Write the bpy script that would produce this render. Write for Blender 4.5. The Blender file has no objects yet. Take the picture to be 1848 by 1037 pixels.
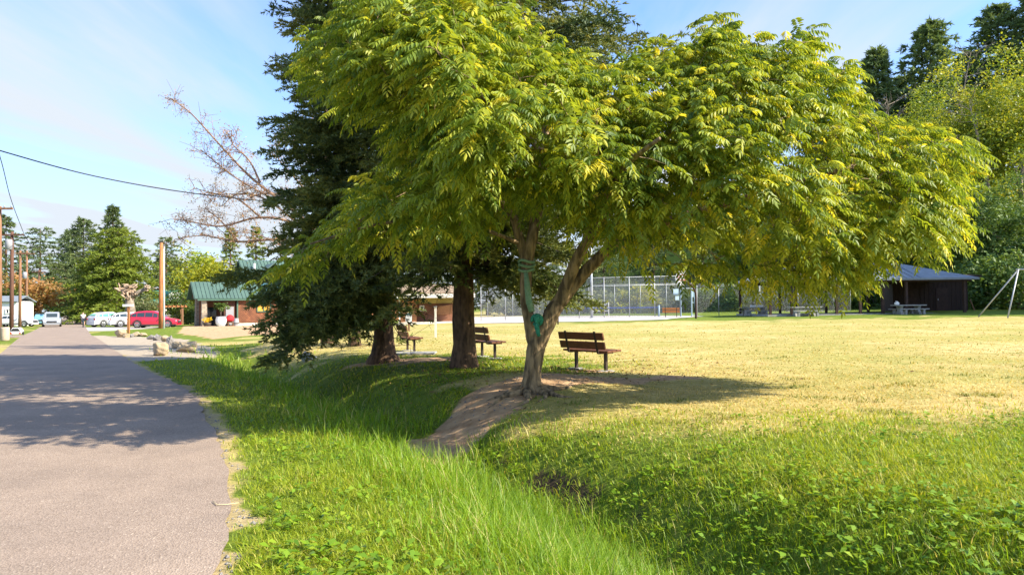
import bpy, math, random
import numpy as np
from mathutils import Vector, Matrix

random.seed(7)
PI = math.pi
scene = bpy.context.scene
COL = scene.collection

# ------------------------------------------------------------------ camera
W0, H0, F0 = 1848.0, 1037.0, 1335.0
CAMZ = 1.6
ROLL = math.radians(0.6)
PITCH = math.atan((553.0 - 518.5) / F0)
fwd = Vector((0, math.cos(PITCH), math.sin(PITCH)))
right0 = Vector((1, 0, 0))
up0 = right0.cross(fwd)
rgt = right0 * math.cos(ROLL) - up0 * math.sin(ROLL)
upv = up0 * math.cos(ROLL) + right0 * math.sin(ROLL)


def ray(px, py):
    d = fwd * F0 + rgt * (px - W0 / 2) - upv * (py - H0 / 2)
    return d / d.y                      # unit depth along +Y


def P(px, py, depth):
    d = ray(px, py)
    return Vector((d.x * depth, depth, CAMZ + d.z * depth))


# ------------------------------------------------------------------ terrain
def sstep(a, b, x):
    t = np.clip((np.asarray(x, float) - a) / (b - a), 0, 1)
    return t * t * (3 - 2 * t)


RY = np.array([-30, 0, 4.46, 5.9, 7.6, 9.6, 13.2, 21, 53, 126, 300, 700.])
RX = np.array([3, -0.9, -1.78, -2.25, -2.95, -3.9, -5.9, -10.6, -30.2, -73, -178, -420.])
DY = np.array([-20, 0, 3, 4.6, 7, 10.5, 13.5, 17, 21, 26, 34])
DX = np.array([6.0, 3.6, 2.5, 1.8, 0.75, -0.9, -2.4, -4.2, -6.3, -9.2, -14])


def road_r(y):
    y = np.asarray(y, float)
    return np.interp(y, RY, RX) + 0.35 * np.exp(-((y - 15) / 4.0) ** 2)


def road_w(y):
    return np.interp(y, [0, 20, 30, 90, 300], [4.6, 4.5, 4.5, 5.4, 6.0])


def vnoise(x, y, s=1.0, seed=0):
    x = np.asarray(x, float) * s; y = np.asarray(y, float) * s
    return (np.sin(x * 1.3 + seed * 1.7 + 1.1 * np.sin(y * .9 + seed)) + np.sin(y * 1.7 - seed * .6 + 1.3 * np.sin(x * .7 + 2 * seed))
            + .6 * np.sin((x + y) * 2.3 + seed) + .5 * np.sin((x * 1.9 - y * 2.7) + 3 * seed)) / 3.1


def ditch_s(x, y):
    dy = np.interp(y, DY, DX) + .16 * vnoise(y, y * 0, .9, 4)
    return (np.asarray(x, float) - dy) * 0.86      # signed distance across the ditch, + towards the field


def hill_d(x, y):
    a = 0.7 * (x - 50) + 0.7 * (y - 82)
    b = (x - 62) + 0.12 * (y - 40)
    return np.maximum(a, b) * sstep(30, 52, x) - 3 * (1 - sstep(30, 52, x))


TREE = (0.35, 13.75)


def H(x, y):
    x = np.asarray(x, float); y = np.asarray(y, float)
    s = ditch_s(x, y)
    z = 0.16 * sstep(0.2, 2.6, s) * sstep(60, 30, y)
    z = z + 0.50 * sstep(24, 62, y) * sstep(-22, 14, x) + 0.3 * sstep(18, 42, x) * sstep(45, 70, y)
    z = z - 0.25 * sstep(30, 80, y) * sstep(-12, -34, x)
    depth = (0.64 - .20 * np.exp(-((y - 11.5) / 2.2) ** 2)) * sstep(31, 23, y)
    prof = np.where(s < 0, np.exp(-(s / 1.15) ** 2), np.exp(-(s / 0.72) ** 2))
    z = z - depth * prof * sstep(-1.0, -2.6, -(x - road_r(y)) - 1.2)
    z = z + 0.20 * np.exp(-(((x - TREE[0]) / 1.5) ** 2 + ((y - TREE[1]) / 1.6) ** 2))
    z = z + 0.022 * vnoise(x, y, 1.1, 2) * sstep(0.1, .8, x - road_r(y)) + 0.03 * vnoise(x, y, .35, 5) * sstep(0.1, 1.5, x - road_r(y))
    d = hill_d(x, y)
    z = z + 24 * sstep(0, 60, d)
    z = z + 0.18 * sstep(0.5, 5, -(x - road_r(y) + road_w(y))) * sstep(5, 20, y)
    # berm of bare soil before the lodge
    z = z + 0.35 * np.exp(-(((x + 27) / 6.5) ** 2 + ((y - 62) / 4.5) ** 2))
    return z


def h(x, y):
    return float(H(x, y))


def G(px, py, lift=0.0):
    d = ray(px, py)
    t0, t = 1.0, 1.0
    f = lambda t: CAMZ + d.z * t - h(d.x * t, t) - lift
    t = 2.0
    while f(t) > 0 and t < 400:
        t0 = t; t *= 1.02
    a, b = t0, t
    for _ in range(30):
        m = (a + b) / 2
        if f(m) > 0: a = m
        else: b = m
    return Vector((d.x * b, b, h(d.x * b, b)))


def at(px, depth, dz=0.0):
    """ground point seen in column px (near the horizon) at a given depth"""
    d = ray(px, 556)
    x = d.x * depth
    return Vector((x, depth, h(x, depth) + dz))


# ------------------------------------------------------------------ materials
def nodes(m):
    m.use_nodes = True
    nt = m.node_tree
    nt.nodes.clear()
    return nt, nt.nodes, nt.links


def _n(nt, t, **k):
    n = nt.nodes.new(t)
    for a, b in k.items():
        if a.startswith('i_'):
            n.inputs[a[2:].replace('_', ' ')].default_value = b
        else:
            setattr(n, a, b)
    return n


def c4(c): return (c[0], c[1], c[2], 1)


def ramp(nt, fac, cols, pos=None):
    r = nt.nodes.new('ShaderNodeValToRGB')
    e = r.color_ramp.elements
    pos = pos or [i / (len(cols) - 1) for i in range(len(cols))]
    while len(e) < len(cols): e.new(0.5)
    for i, c in enumerate(cols):
        e[i].position = pos[i]; e[i].color = c4(c)
    nt.links.new(fac, r.inputs[0])
    return r.outputs[0]


def mat(name, c1, c2=None, scale=6, rough=.8, bump=0, bscale=None, spec=.3, metal=0, stretch=(1, 1, 1), detail=6, obj=True, coat=0, lo=.35, hi=.65):
    m = bpy.data.materials.new(name)
    nt, N, L = nodes(m)
    out = _n(nt, 'ShaderNodeOutputMaterial'); b = _n(nt, 'ShaderNodeBsdfPrincipled')
    b.inputs['Roughness'].default_value = rough; b.inputs['Metallic'].default_value = metal
    b.inputs['Specular IOR Level'].default_value = spec
    if coat: b.inputs['Coat Weight'].default_value = coat; b.inputs['Coat Roughness'].default_value = .05
    L.new(b.outputs[0], out.inputs[0])
    b.inputs['Base Color'].default_value = c4(c1)
    if c2 is not None or bump:
        tc = _n(nt, 'ShaderNodeTexCoord'); mp = _n(nt, 'ShaderNodeMapping'); mp.inputs['Scale'].default_value = stretch
        L.new(tc.outputs['Object'], mp.inputs[0])
    if c2 is not None:
        nz = _n(nt, 'ShaderNodeTexNoise'); nz.inputs['Scale'].default_value = scale; nz.inputs['Detail'].default_value = detail
        L.new(mp.outputs[0], nz.inputs['Vector'])
        L.new(ramp(nt, nz.outputs['Fac'], [c1, c2], [lo, hi]), b.inputs['Base Color'])
    if bump:
        nz2 = _n(nt, 'ShaderNodeTexNoise'); nz2.inputs['Scale'].default_value = bscale or scale * 3; nz2.inputs['Detail'].default_value = 5
        L.new(mp.outputs[0], nz2.inputs['Vector'])
        bp = _n(nt, 'ShaderNodeBump'); bp.inputs['Strength'].default_value = bump; bp.inputs['Distance'].default_value = .03
        L.new(nz2.outputs['Fac'], bp.inputs['Height']); L.new(bp.outputs[0], b.inputs['Normal'])
    return m


def leafmat(name, cols, trans=.35, rough=.5, spec=.35, tboost=1.5, pos=None):
    m = bpy.data.materials.new(name)
    nt, N, L = nodes(m)
    out = _n(nt, 'ShaderNodeOutputMaterial'); b = _n(nt, 'ShaderNodeBsdfPrincipled')
    b.inputs['Roughness'].default_value = rough; b.inputs['Specular IOR Level'].default_value = spec
    at_ = _n(nt, 'ShaderNodeAttribute', attribute_name='var')
    col = ramp(nt, at_.outputs['Fac'], cols, pos)
    L.new(col, b.inputs['Base Color'])
    tr = _n(nt, 'ShaderNodeBsdfTranslucent')
    mx = _n(nt, 'ShaderNodeMix', data_type='RGBA', blend_type='MULTIPLY'); mx.inputs[0].default_value = 1
    L.new(col, mx.inputs[6]); mx.inputs[7].default_value = (tboost * 1.15, tboost, tboost * .5, 1)
    L.new(mx.outputs[2], tr.inputs[0])
    ms = _n(nt, 'ShaderNodeMixShader'); ms.inputs[0].default_value = trans
    L.new(b.outputs[0], ms.inputs[1]); L.new(tr.outputs[0], ms.inputs[2]); L.new(ms.outputs[0], out.inputs[0])
    return m


def shinglemat(name, c1, c2, bw=.25, bh=.14, mortar=(.02, .015, .01), ms=.012, rough=.85, freq=1.0):
    m = bpy.data.materials.new(name)
    nt, N, L = nodes(m)
    out = _n(nt, 'ShaderNodeOutputMaterial'); b = _n(nt, 'ShaderNodeBsdfPrincipled'); b.inputs['Roughness'].default_value = rough
    L.new(b.outputs[0], out.inputs[0])
    tc = _n(nt, 'ShaderNodeTexCoord'); sp = _n(nt, 'ShaderNodeSeparateXYZ'); L.new(tc.outputs['Object'], sp.inputs[0])
    ad = _n(nt, 'ShaderNodeMath', operation='ADD'); L.new(sp.outputs[0], ad.inputs[0]); L.new(sp.outputs[1], ad.inputs[1])
    cb = _n(nt, 'ShaderNodeCombineXYZ'); L.new(ad.outputs[0], cb.inputs[0]); L.new(sp.outputs[2], cb.inputs[1])
    bt = _n(nt, 'ShaderNodeTexBrick'); L.new(cb.outputs[0], bt.inputs['Vector'])
    bt.inputs['Scale'].default_value = freq; bt.inputs['Brick Width'].default_value = bw; bt.inputs['Row Height'].default_value = bh
    bt.inputs['Mortar Size'].default_value = ms
    bt.inputs['Color1'].default_value = c4(c1); bt.inputs['Color2'].default_value = c4(c2); bt.inputs['Mortar'].default_value = c4(mortar)
    nz = _n(nt, 'ShaderNodeTexNoise'); nz.inputs['Scale'].default_value = 1.3; L.new(tc.outputs['Object'], nz.inputs['Vector'])
    mx = _n(nt, 'ShaderNodeMix', data_type='RGBA', blend_type='MULTIPLY'); mx.inputs[0].default_value = .6
    L.new(bt.outputs['Color'], mx.inputs[6]); L.new(ramp(nt, nz.outputs['Fac'], [(.5, .5, .5), (1.2, 1.15, 1.1)], [.3, .7]), mx.inputs[7])
    L.new(mx.outputs[2], b.inputs['Base Color'])
    return m


M = {}
M['bark_w'] = mat('walnut_bark', (.095, .068, .04), (.32, .225, .125), scale=13, rough=.9, bump=1.0, bscale=26, stretch=(1, 1, .25), detail=9, lo=.40, hi=.60)
M['bark_s'] = mat('spruce_bark', (.19, .115, .07), (.065, .04, .028), scale=12, rough=.95, bump=1, bscale=26, stretch=(1, 1, .35))
M['twig_s'] = mat('spruce_twigs', (.10, .075, .05), (.05, .035, .025), scale=20, rough=.95)
M['bark_far'] = mat('pale_bark', (.30, .25, .19), (.16, .13, .10), scale=3, rough=.9)
M['bare'] = mat('bare_twigs', (.34, .22, .15), (.22, .14, .10), scale=5, rough=.9)
M['walnut'] = leafmat('walnut_leaves', [(.060, .115, .016), (.14, .21, .022), (.255, .315, .028), (.40, .43, .04), (.57, .52, .05)], trans=.41, rough=.48, spec=.32, tboost=1.5, pos=[0, .3, .62, .86, 1])
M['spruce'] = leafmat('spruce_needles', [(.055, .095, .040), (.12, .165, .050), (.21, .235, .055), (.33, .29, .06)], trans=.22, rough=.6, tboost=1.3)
M['dryneedle'] = leafmat('dry_spruce_twigs', [(.10, .065, .035), (.17, .11, .06)], trans=.1, rough=.8)
M['fir_dark'] = leafmat('dark_fir_needles', [(.075, .12, .055), (.125, .175, .065), (.20, .24, .07)], trans=.22, rough=.65)
M['hillfir'] = leafmat('hillside_fir_needles', [(.085, .145, .06), (.14, .21, .075), (.22, .28, .085)], trans=.25, rough=.65)
M['cedar'] = leafmat('cedar_sprays', [(.09, .14, .018), (.19, .25, .03), (.30, .34, .04)], trans=.25, rough=.6)
M['yellowtree'] = leafmat('yellow_leaves', [(.12, .17, .015), (.28, .30, .02), (.42, .38, .03)], trans=.4, rough=.5)
M['orangetree'] = leafmat('orange_leaves', [(.14, .15, .03), (.36, .20, .07), (.48, .27, .12)], trans=.35, rough=.5)
M['maple'] = leafmat('maple_leaves', [(.08, .15, .02), (.17, .24, .028), (.29, .33, .03), (.43, .40, .035)], trans=.35, rough=.5)
M['greenshrub'] = leafmat('green_leaves', [(.045, .09, .02), (.09, .15, .03), (.15, .20, .04)], trans=.3, rough=.5)
M['under'] = leafmat('thicket_leaves', [(.06, .12, .03), (.11, .19, .042), (.19, .26, .05)], trans=.25, rough=.6)
M['greyshrub'] = leafmat('grey_green_leaves', [(.09, .12, .06), (.17, .20, .09), (.26, .25, .09)], trans=.3, rough=.6)
M['larchbits'] = leafmat('withered_leaves', [(.30, .15, .10), (.40, .25, .13), (.42, .35, .12)], trans=.3, rough=.7)
M['grass_l'] = leafmat('long_grass_blades', [(.10, .19, .012), (.19, .33, .018), (.30, .43, .028), (.56, .49, .18)], trans=.45, rough=.45, tboost=1.3, pos=[0, .4, .9, 1])
M['grass_s'] = leafmat('short_grass_blades', [(.13, .21, .010), (.25, .34, .016), (.38, .42, .03), (.60, .50, .15)], trans=.42, rough=.5, tboost=1.3, pos=[0, .4, .78, 1])
M['weed'] = leafmat('weed_leaves', [(.095, .19, .012), (.17, .29, .018), (.27, .36, .03)], trans=.3, rough=.4, tboost=1.3)
M['grass_d'] = leafmat('dry_grass_blades', [(.15, .20, .03), (.34, .31, .07), (.58, .45, .16), (.70, .56, .25)], trans=.3, rough=.6, tboost=1.2, pos=[0, .22, .6, 1])
M['litter'] = leafmat('fallen_leaf_litter', [(.10, .06, .03), (.22, .13, .05), (.36, .24, .07)], trans=.1, rough=.8)
M['wood_b'] = mat('bench_wood', (.22, .085, .032), (.12, .045, .020), scale=5, rough=.6, stretch=(1, 12, 12), bump=.15, spec=.4)
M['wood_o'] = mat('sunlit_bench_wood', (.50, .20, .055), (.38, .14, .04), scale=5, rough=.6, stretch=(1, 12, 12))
M['steel_d'] = mat('dark_brown_steel', (.035, .026, .020), (.055, .035, .025), scale=8, rough=.55, spec=.4)
M['galv'] = mat('galvanised_steel', (.42, .44, .46), (.34, .36, .38), scale=5, rough=.5, metal=.3)
M['wire'] = mat('chain_link_wire', (.34, .36, .38), rough=.6, metal=.2)
M['conc'] = mat('concrete', (.36, .35, .32), (.26, .255, .24), scale=4, rough=.9, bump=.3)
M['brownpaint'] = mat('brown_painted_post', (.06, .032, .022), (.04, .022, .017), scale=4, rough=.7)
M['shed'] = mat('dark_board_siding', (.060, .038, .030), (.034, .022, .018), scale=3, rough=.9, stretch=(6, 6, .3), bump=.4)
M['slate'] = mat('grey_metal_roof', (.21, .24, .27), (.17, .195, .22), scale=2, rough=.6)
M['greenroof'] = mat('green_metal_roof', (.085, .145, .115), (.07, .12, .097), scale=.7, rough=.45, spec=.4)
M['tealroof'] = mat('teal_metal_roof', (.045, .20, .15), (.04, .165, .125), scale=.7, rough=.45)
M['cedarshake'] = mat('weathered_shakes', (.38, .28, .19), (.22, .16, .11), scale=5, rough=.95, stretch=(1, 5, 8), bump=.5)
M['shingle'] = shinglemat('red_cedar_shingles', (.30, .115, .05), (.19, .068, .032))
M['shingle_d'] = shinglemat('dark_cedar_shingles', (.15, .055, .03), (.10, .04, .022))
M['stone'] = shinglemat('stacked_stone', (.44, .36, .26), (.30, .25, .19), bw=.5, bh=.22, mortar=(.14, .11, .09), ms=.02)
M['orangewall'] = shinglemat('orange_brick_wall', (.52, .22, .09), (.44, .17, .07), bw=.4, bh=.16, mortar=(.3, .17, .09), ms=.015)
M['greentrim'] = mat('green_trim', (.07, .14, .10), (.06, .12, .085), scale=2, rough=.6)
M['white'] = mat('white_paint', (.80, .80, .78), (.72, .72, .70), scale=2, rough=.5)
M['cream'] = mat('cream_fascia', (.78, .74, .66), (.68, .62, .54), scale=2, rough=.7)
M['yellowboard'] = mat('ochre_board', (.50, .40, .13), (.40, .31, .10), scale=2, rough=.7, stretch=(1, 1, 6))
M['brownwall'] = mat('brown_wall', (.26, .12, .07), (.20, .09, .055), scale=2, rough=.85)
M['amber'] = mat('amber_blind', (.62, .36, .05), (.55, .30, .05), scale=3, rough=.6)
M['glass'] = mat('dark_glass', (.02, .025, .03), rough=.06, spec=.6)
M['carglass'] = mat('tinted_car_glass', (.03, .045, .05), rough=.05, spec=.8)
M['greenglass'] = mat('green_tinted_window', (.10, .34, .22), rough=.08, spec=.7)
M['rubber'] = mat('tyre_rubber', (.018, .018, .018), (.03, .03, .03), scale=20, rough=.85)
M['alloy'] = mat('alloy_rim', (.34, .35, .37), rough=.35, metal=.7)
M['plasticblk'] = mat('black_plastic', (.03, .03, .032), rough=.6)
M['red'] = mat('crimson_car_paint', (.52, .015, .045), rough=.28, spec=.5, coat=.6)
M['carwhite'] = mat('white_car_paint', (.66, .66, .67), rough=.3, coat=.5)
M['silver'] = mat('silver_car_paint', (.40, .42, .45), rough=.3, metal=.3, coat=.5)
M['carblue'] = mat('light_blue_car_paint', (.16, .36, .46), rough=.3, coat=.5)
M['cardark'] = mat('dark_green_car_paint', (.04, .075, .06), rough=.3, coat=.5)
M['lampred'] = mat('red_tail_lens', (.45, .02, .02), rough=.2)
M['lampclear'] = mat('clear_headlamp_lens', (.75, .77, .8), rough=.1)
M['pole'] = mat('weathered_wooden_pole', (.29, .155, .085), (.17, .085, .05), scale=3, rough=.9, stretch=(6, 6, .5))
M['poledark'] = mat('creosoted_pole', (.15, .075, .05), (.10, .05, .035), scale=3, rough=.9, stretch=(6, 6, .5))
M['poleorange'] = mat('orange_log_pole', (.44, .19, .07), (.27, .11, .045), scale=2.5, rough=.8, stretch=(3, 3, .6))
M['rock'] = mat('tan_boulder', (.46, .36, .22), (.30, .23, .15), scale=2.2, rough=.95, bump=.8, bscale=8)
M['rockgrey'] = mat('grey_boulder', (.26, .24, .22), (.16, .15, .145), scale=2.5, rough=.95, bump=.8, bscale=8)
M['rockpale'] = mat('pale_stone', (.50, .49, .46), (.34, .33, .31), scale=5, rough=.95, bump=.6)
M['rope'] = mat('green_rope', (.02, .20, .115), (.05, .30, .19), scale=30, rough=.85, bump=.8, bscale=50)
M['ropepale'] = mat('faded_green_rope', (.16, .30, .17), (.25, .36, .22), scale=30, rough=.9, bump=.8, bscale=50)
M['cable'] = mat('black_cable', (.03, .03, .035), rough=.7)
M['skin'] = mat('skin', (.45, .28, .20), rough=.6)
M['shirt'] = mat('white_shirt', (.75, .75, .76), rough=.9)
M['shorts'] = mat('dark_trousers', (.05, .05, .07), rough=.9)
M['hair'] = mat('dark_hair', (.05, .035, .025), rough=.8)
M['terra'] = mat('brick_planter', (.42, .19, .10), (.34, .15, .08), scale=3, rough=.9)
M['potwhite'] = mat('white_glazed_pot', (.78, .78, .77), rough=.35)
M['flower'] = leafmat('yellow_flowers', [(.60, .42, .02), (.75, .55, .03)], trans=.3)
M['redcloth'] = mat('red_fabric', (.50, .03, .035), (.42, .025, .03), scale=4, rough=.8)
M['bin'] = mat('tan_concrete_bin', (.50, .40, .30), (.42, .33, .25), scale=8, rough=.95, bump=.3)
M['signblue'] = mat('blue_sign_panel', (.10, .30, .42), rough=.5)
M['signlight'] = mat('pale_blue_sign', (.55, .70, .76), (.48, .62, .70), scale=1, rough=.5)
M['netblue'] = mat('blue_net_tape', (.08, .14, .45), rough=.7)
M['bluegrey'] = mat('blue_grey_post', (.26, .36, .43), rough=.5)
M['signred'] = mat('red_sign_face', (.50, .05, .04), rough=.5)
M['tarp'] = mat('blue_tarp', (.05, .14, .20), (.07, .19, .25), scale=2, rough=.5)
M['greybox'] = mat('grey_box', (.30, .31, .33), rough=.6)
M['straw'] = mat('dry_stalk', (.58, .48, .28), rough=.9)
M['dusk'] = mat('hat_grey', (.25, .25, .26), rough=.8)


# ------------------------------------------------------------------ mesh helpers
class MB:
    def __init__(s): s.v = []; s.f = []

    def add(s, vs, fs):
        o = len(s.v); s.v.extend([tuple(v) for v in vs]); s.f.extend([tuple(i + o for i in f) for f in fs]); return s

    def box(s, c, size, rot=None, taper=1.0):
        hx, hy, hz = size[0] / 2, size[1] / 2, size[2] / 2
        pts = [Vector((x * hx * (taper if z > 0 else 1), y * hy * (taper if z > 0 else 1), z * hz)) for z in (-1, 1) for x, y in ((-1, -1), (1, -1), (1, 1), (-1, 1))]
        if rot is not None: pts = [rot @ p for p in pts]
        c = Vector(c)
        return s.add([p + c for p in pts], [(0, 3, 2, 1), (4, 5, 6, 7), (0, 1, 5, 4), (1, 2, 6, 5), (2, 3, 7, 6), (3, 0, 4, 7)])

    def tube(s, pts, radii, n=8, jit=0.0, rng=None, caps=True):
        pts = [Vector(p) for p in pts]
        if not hasattr(radii, '__len__'): radii = [radii] * len(pts)
        o = len(s.v)
        prev = None
        for i, p in enumerate(pts):
            t = (pts[min(i + 1, len(pts) - 1)] - pts[max(i - 1, 0)])
            t = t.normalized() if t.length > 1e-9 else Vector((0, 0, 1))
            if prev is None:
                a = Vector((1, 0, 0)) if abs(t.x) < .8 else Vector((0, 1, 0))
                u = (a - t * a.dot(t)).normalized()
            else:
                u = prev - t * prev.dot(t)
                u = u.normalized() if u.length > 1e-6 else t.orthogonal().normalized()
            prev = u
            w = t.cross(u)
            for k in range(n):
                a = 2 * PI * k / n
                r = radii[i] * (1 + (jit * (rng.random() - .5) if rng is not None else 0))
                s.v.append(tuple(p + (u * math.cos(a) + w * math.sin(a)) * r))
        for i in range(len(pts) - 1):
            for k in range(n):
                k2 = (k + 1) % n
                s.f.append((o + i * n + k, o + i * n + k2, o + (i + 1) * n + k2, o + (i + 1) * n + k))
        if caps:
            s.f.append(tuple(o + k for k in range(n))[::-1]); e = o + (len(pts) - 1) * n
            s.f.append(tuple(e + k for k in range(n)))
        return s

    def lathe(s, prof, c=(0, 0, 0), n=16):
        o = len(s.v)
        for r, z in prof:
            for k in range(n):
                a = 2 * PI * k / n
                s.v.append((c[0] + r * math.cos(a), c[1] + r * math.sin(a), c[2] + z))
        for i in range(len(prof) - 1):
            for k in range(n):
                k2 = (k + 1) % n
                s.f.append((o + i * n + k, o + i * n + k2, o + (i + 1) * n + k2, o + (i + 1) * n + k))
        s.f.append(tuple(o + k for k in range(n))[::-1]); e = o + (len(prof) - 1) * n
        s.f.append(tuple(e + k for k in range(n)))
        return s

    def prism(s, poly, y0, y1):
        """poly in XZ extruded along Y"""
        n = len(poly)
        vs = [(x, y0, z) for x, z in poly] + [(x, y1, z) for x, z in poly]
        fs = [tuple(range(n)), tuple(range(2 * n - 1, n - 1, -1))] + [(i, i + n, (i + 1) % n + n, (i + 1) % n) for i in range(n)]
        return s.add(vs, fs)

    def slab(s, quad, t):
        """quad: 4 points; thickened along its normal by t"""
        q = [Vector(p) for p in quad]
        nn = (q[1] - q[0]).cross(q[3] - q[0]).normalized() * t
        vs = q + [p + nn for p in q]
        return s.add(vs, [(3, 2, 1, 0), (4, 5, 6, 7), (0, 1, 5, 4), (1, 2, 6, 5), (2, 3, 7, 6), (3, 0, 4, 7)])


def link(name, me, m, parent=None, loc=None):
    o = bpy.data.objects.new(name, me)
    COL.objects.link(o)
    if m is not None: me.materials.append(m)
    if parent is not None: o.parent = parent
    if loc is not None: o.location = loc
    return o


def obj(name, mb, m, parent=None, loc=None, smooth=False, bevel=0):
    me = bpy.data.meshes.new(name)
    me.from_pydata(mb.v, [], mb.f); me.update()
    if smooth: me.polygons.foreach_set('use_smooth', [True] * len(me.polygons))
    o = link(name, me, m, parent, loc)
    if bevel:
        b = o.modifiers.new('edge', 'BEVEL'); b.width = bevel; b.segments = 2; b.limit_method = 'ANGLE'
    return o


def npmesh(name, V, m, parent=None, loc=None, var=None, smooth=False):
    """V: (n, k, 3) array of polygons with k corners each"""
    n, k, _ = V.shape
    me = bpy.data.meshes.new(name)
    me.vertices.add(n * k); me.vertices.foreach_set('co', np.ascontiguousarray(V, dtype=np.float32).ravel())
    me.loops.add(n * k); me.loops.foreach_set('vertex_index', np.arange(n * k, dtype=np.int32))
    me.polygons.add(n); me.polygons.foreach_set('loop_start', np.arange(0, n * k, k, dtype=np.int32))
    me.polygons.foreach_set('loop_total', np.full(n, k, dtype=np.int32))
    if var is not None:
        a = me.attributes.new('var', 'FLOAT', 'FACE'); a.data.foreach_set('value', np.asarray(var, dtype=np.float32))
    me.update(calc_edges=True)
    return link(name, me, m, parent, loc)


def tag(o, label, cat, group=None):
    o['label'] = label; o['category'] = cat
    if group: o['group'] = group
    return o


def thing(name, label, cat, loc, rz=0, group=None):
    o = bpy.data.objects.new(name, None); COL.objects.link(o)
    o.location = loc; o.rotation_euler = (0, 0, rz); o.empty_display_size = .2
    return tag(o, label, cat, group)


def copy_thing(o, loc, rz, label, scale=None):
    c = o.copy(); COL.objects.link(c); c.location = loc; c.rotation_euler = (0, 0, rz)
    if scale is not None: c.scale = scale
    c['label'] = label
    for ch in list(o.children):
        d = ch.copy(); COL.objects.link(d); d.parent = c
        for g in list(ch.children):
            e = g.copy(); COL.objects.link(e); e.parent = d
    return c


def norm(a):
    return a / np.maximum(np.linalg.norm(a, axis=-1, keepdims=True), 1e-9)


# ------------------------------------------------------------------ ground sheet
def polyline_d(x, y, pts):
    d = np.full(np.shape(x), 1e9)
    for (x0, y0), (x1, y1) in zip(pts[:-1], pts[1:]):
        vx, vy = x1 - x0, y1 - y0
        t = np.clip(((x - x0) * vx + (y - y0) * vy) / (vx * vx + vy * vy), 0, 1)
        d = np.minimum(d, np.hypot(x - x0 - t * vx, y - y0 - t * vy))
    return d


def in_poly(x, y, poly):
    c = np.zeros(np.shape(x), bool)
    n = len(poly)
    for i in range(n):
        x0, y0 = poly[i]; x1, y1 = poly[(i + 1) % n]
        if y0 == y1: continue
        c ^= ((y0 > y) != (y1 > y)) & (x < (x1 - x0) * (y - y0) / (y1 - y0) + x0)
    return c


def gxy(px, py):
    g = G(px, py); return (g.x, g.y)


GRAVEL = [gxy(*p) for p in ((150, 606), (240, 606), (330, 612), (385, 628), (392, 642), (330, 648), (245, 652), (205, 640))]
BERM = [gxy(*p) for p in ((318, 600), (335, 590), (440, 584), (560, 584), (560, 600), (450, 605), (385, 612))]
DIRTPATH = [(-1.15, 10.3), (-.75, 11.2), (-.3, 12.1), (.25, 12.9), (.9, 13.6), (1.9, 14.0)]
DIRTPATH2 = [(.9, 13.5), (2.2, 14.2), (3.2, 14.6)]


def zones(x, y):
    s = ditch_s(x, y)
    e = x - road_r(y)
    n1 = vnoise(x, y, 1.9, 1); n2 = vnoise(x, y, .45, 3); n3 = vnoise(x, y, 5.0, 6)
    n2 = n2 + .5 * n1 * .5
    # dirt
    dd = polyline_d(x, y, DIRTPATH) - np.interp(y, [10, 11.2, 12.5, 14], [.38, .66, .74, .62])
    d2 = polyline_d(x, y, DIRTPATH2) - .40
    dirt = sstep(.16, -.16, np.minimum(dd, d2) + .17 * n1 + .12 * n3 + .06 * vnoise(x, y, 11, 4))
    under = np.exp(-(((x + 2.6) / 2.9) ** 2 + ((y - 20.3) / 2.0) ** 2))
    dirt = np.maximum(dirt, .75 * sstep(.45, .95, under + .25 * n1))
    for bx, by in ((1.62, 16.3),):
        dirt = np.maximum(dirt, .85 * sstep(.9, .35, np.hypot((x - bx) / 1.1, (y - by) / .8) + .2 * n1))
    bank = .95 * np.exp(-((s - .42) / .34) ** 2) * sstep(10.5, 8, y) * np.clip(.75 + .9 * n1 + .3 * n3, 0, 1)
    berm = sstep(.6, -.4, np.where(in_poly(x, y, BERM), -1.0, 1.0) + .8 * n2)
    dirt = np.maximum(dirt, berm)
    gravel = sstep(.3, -.3, np.where(in_poly(x, y, GRAVEL), -1.0, 1.0) + .25 * n1)
    # tan strip along the asphalt
    edge = sstep(.20, .0, e + .20 * n1 + .14 * n3) * sstep(40, 20, y) * (e > -.6)
    # green: verge, ditch, near corner of the field, far shaded strip
    verge = sstep(1.6, .2, s + .9 * n2 + .4 * n1) * sstep(-.2, .6, e)
    near = sstep(11.2, 6.2, y - .10 * x + 1.4 * n2 + .6 * n1)
    far = sstep(44, 60, y + 5 * n2 + 2 * n1) * sstep(-6, 8, x)
    spruce = sstep(1.0, .5, np.hypot((x + 4.0) / 8.0, (y - 18.2) / 6.2) + .2 * n1)
    green = np.maximum.reduce([verge, near, .85 * far, spruce])
    green = np.where(y > 33, np.maximum(green * (x > -12), .75 * far), green)
    leftg = .55 * sstep(0, 2, -(e + road_w(y)) + n2)
    green = np.maximum(green, leftg)
    lodge_lawn = .7 * sstep(30, 40, y) * sstep(-2, -14, x) * (n2 > -.5)
    green = np.maximum(green, lodge_lawn)
    green = green * (1 - edge)
    return green, dirt, gravel, edge


def shaded_soil(x, y):  # mask for shade painted onto the soil of the ditch's field-side bank
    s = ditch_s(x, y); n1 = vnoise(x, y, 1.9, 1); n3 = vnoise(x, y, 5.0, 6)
    return np.exp(-((s - .38) / .30) ** 2) * sstep(11.5, 8.5, y) * np.clip(.50 + .5 * n1 + .45 * n3, 0, .85)


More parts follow.
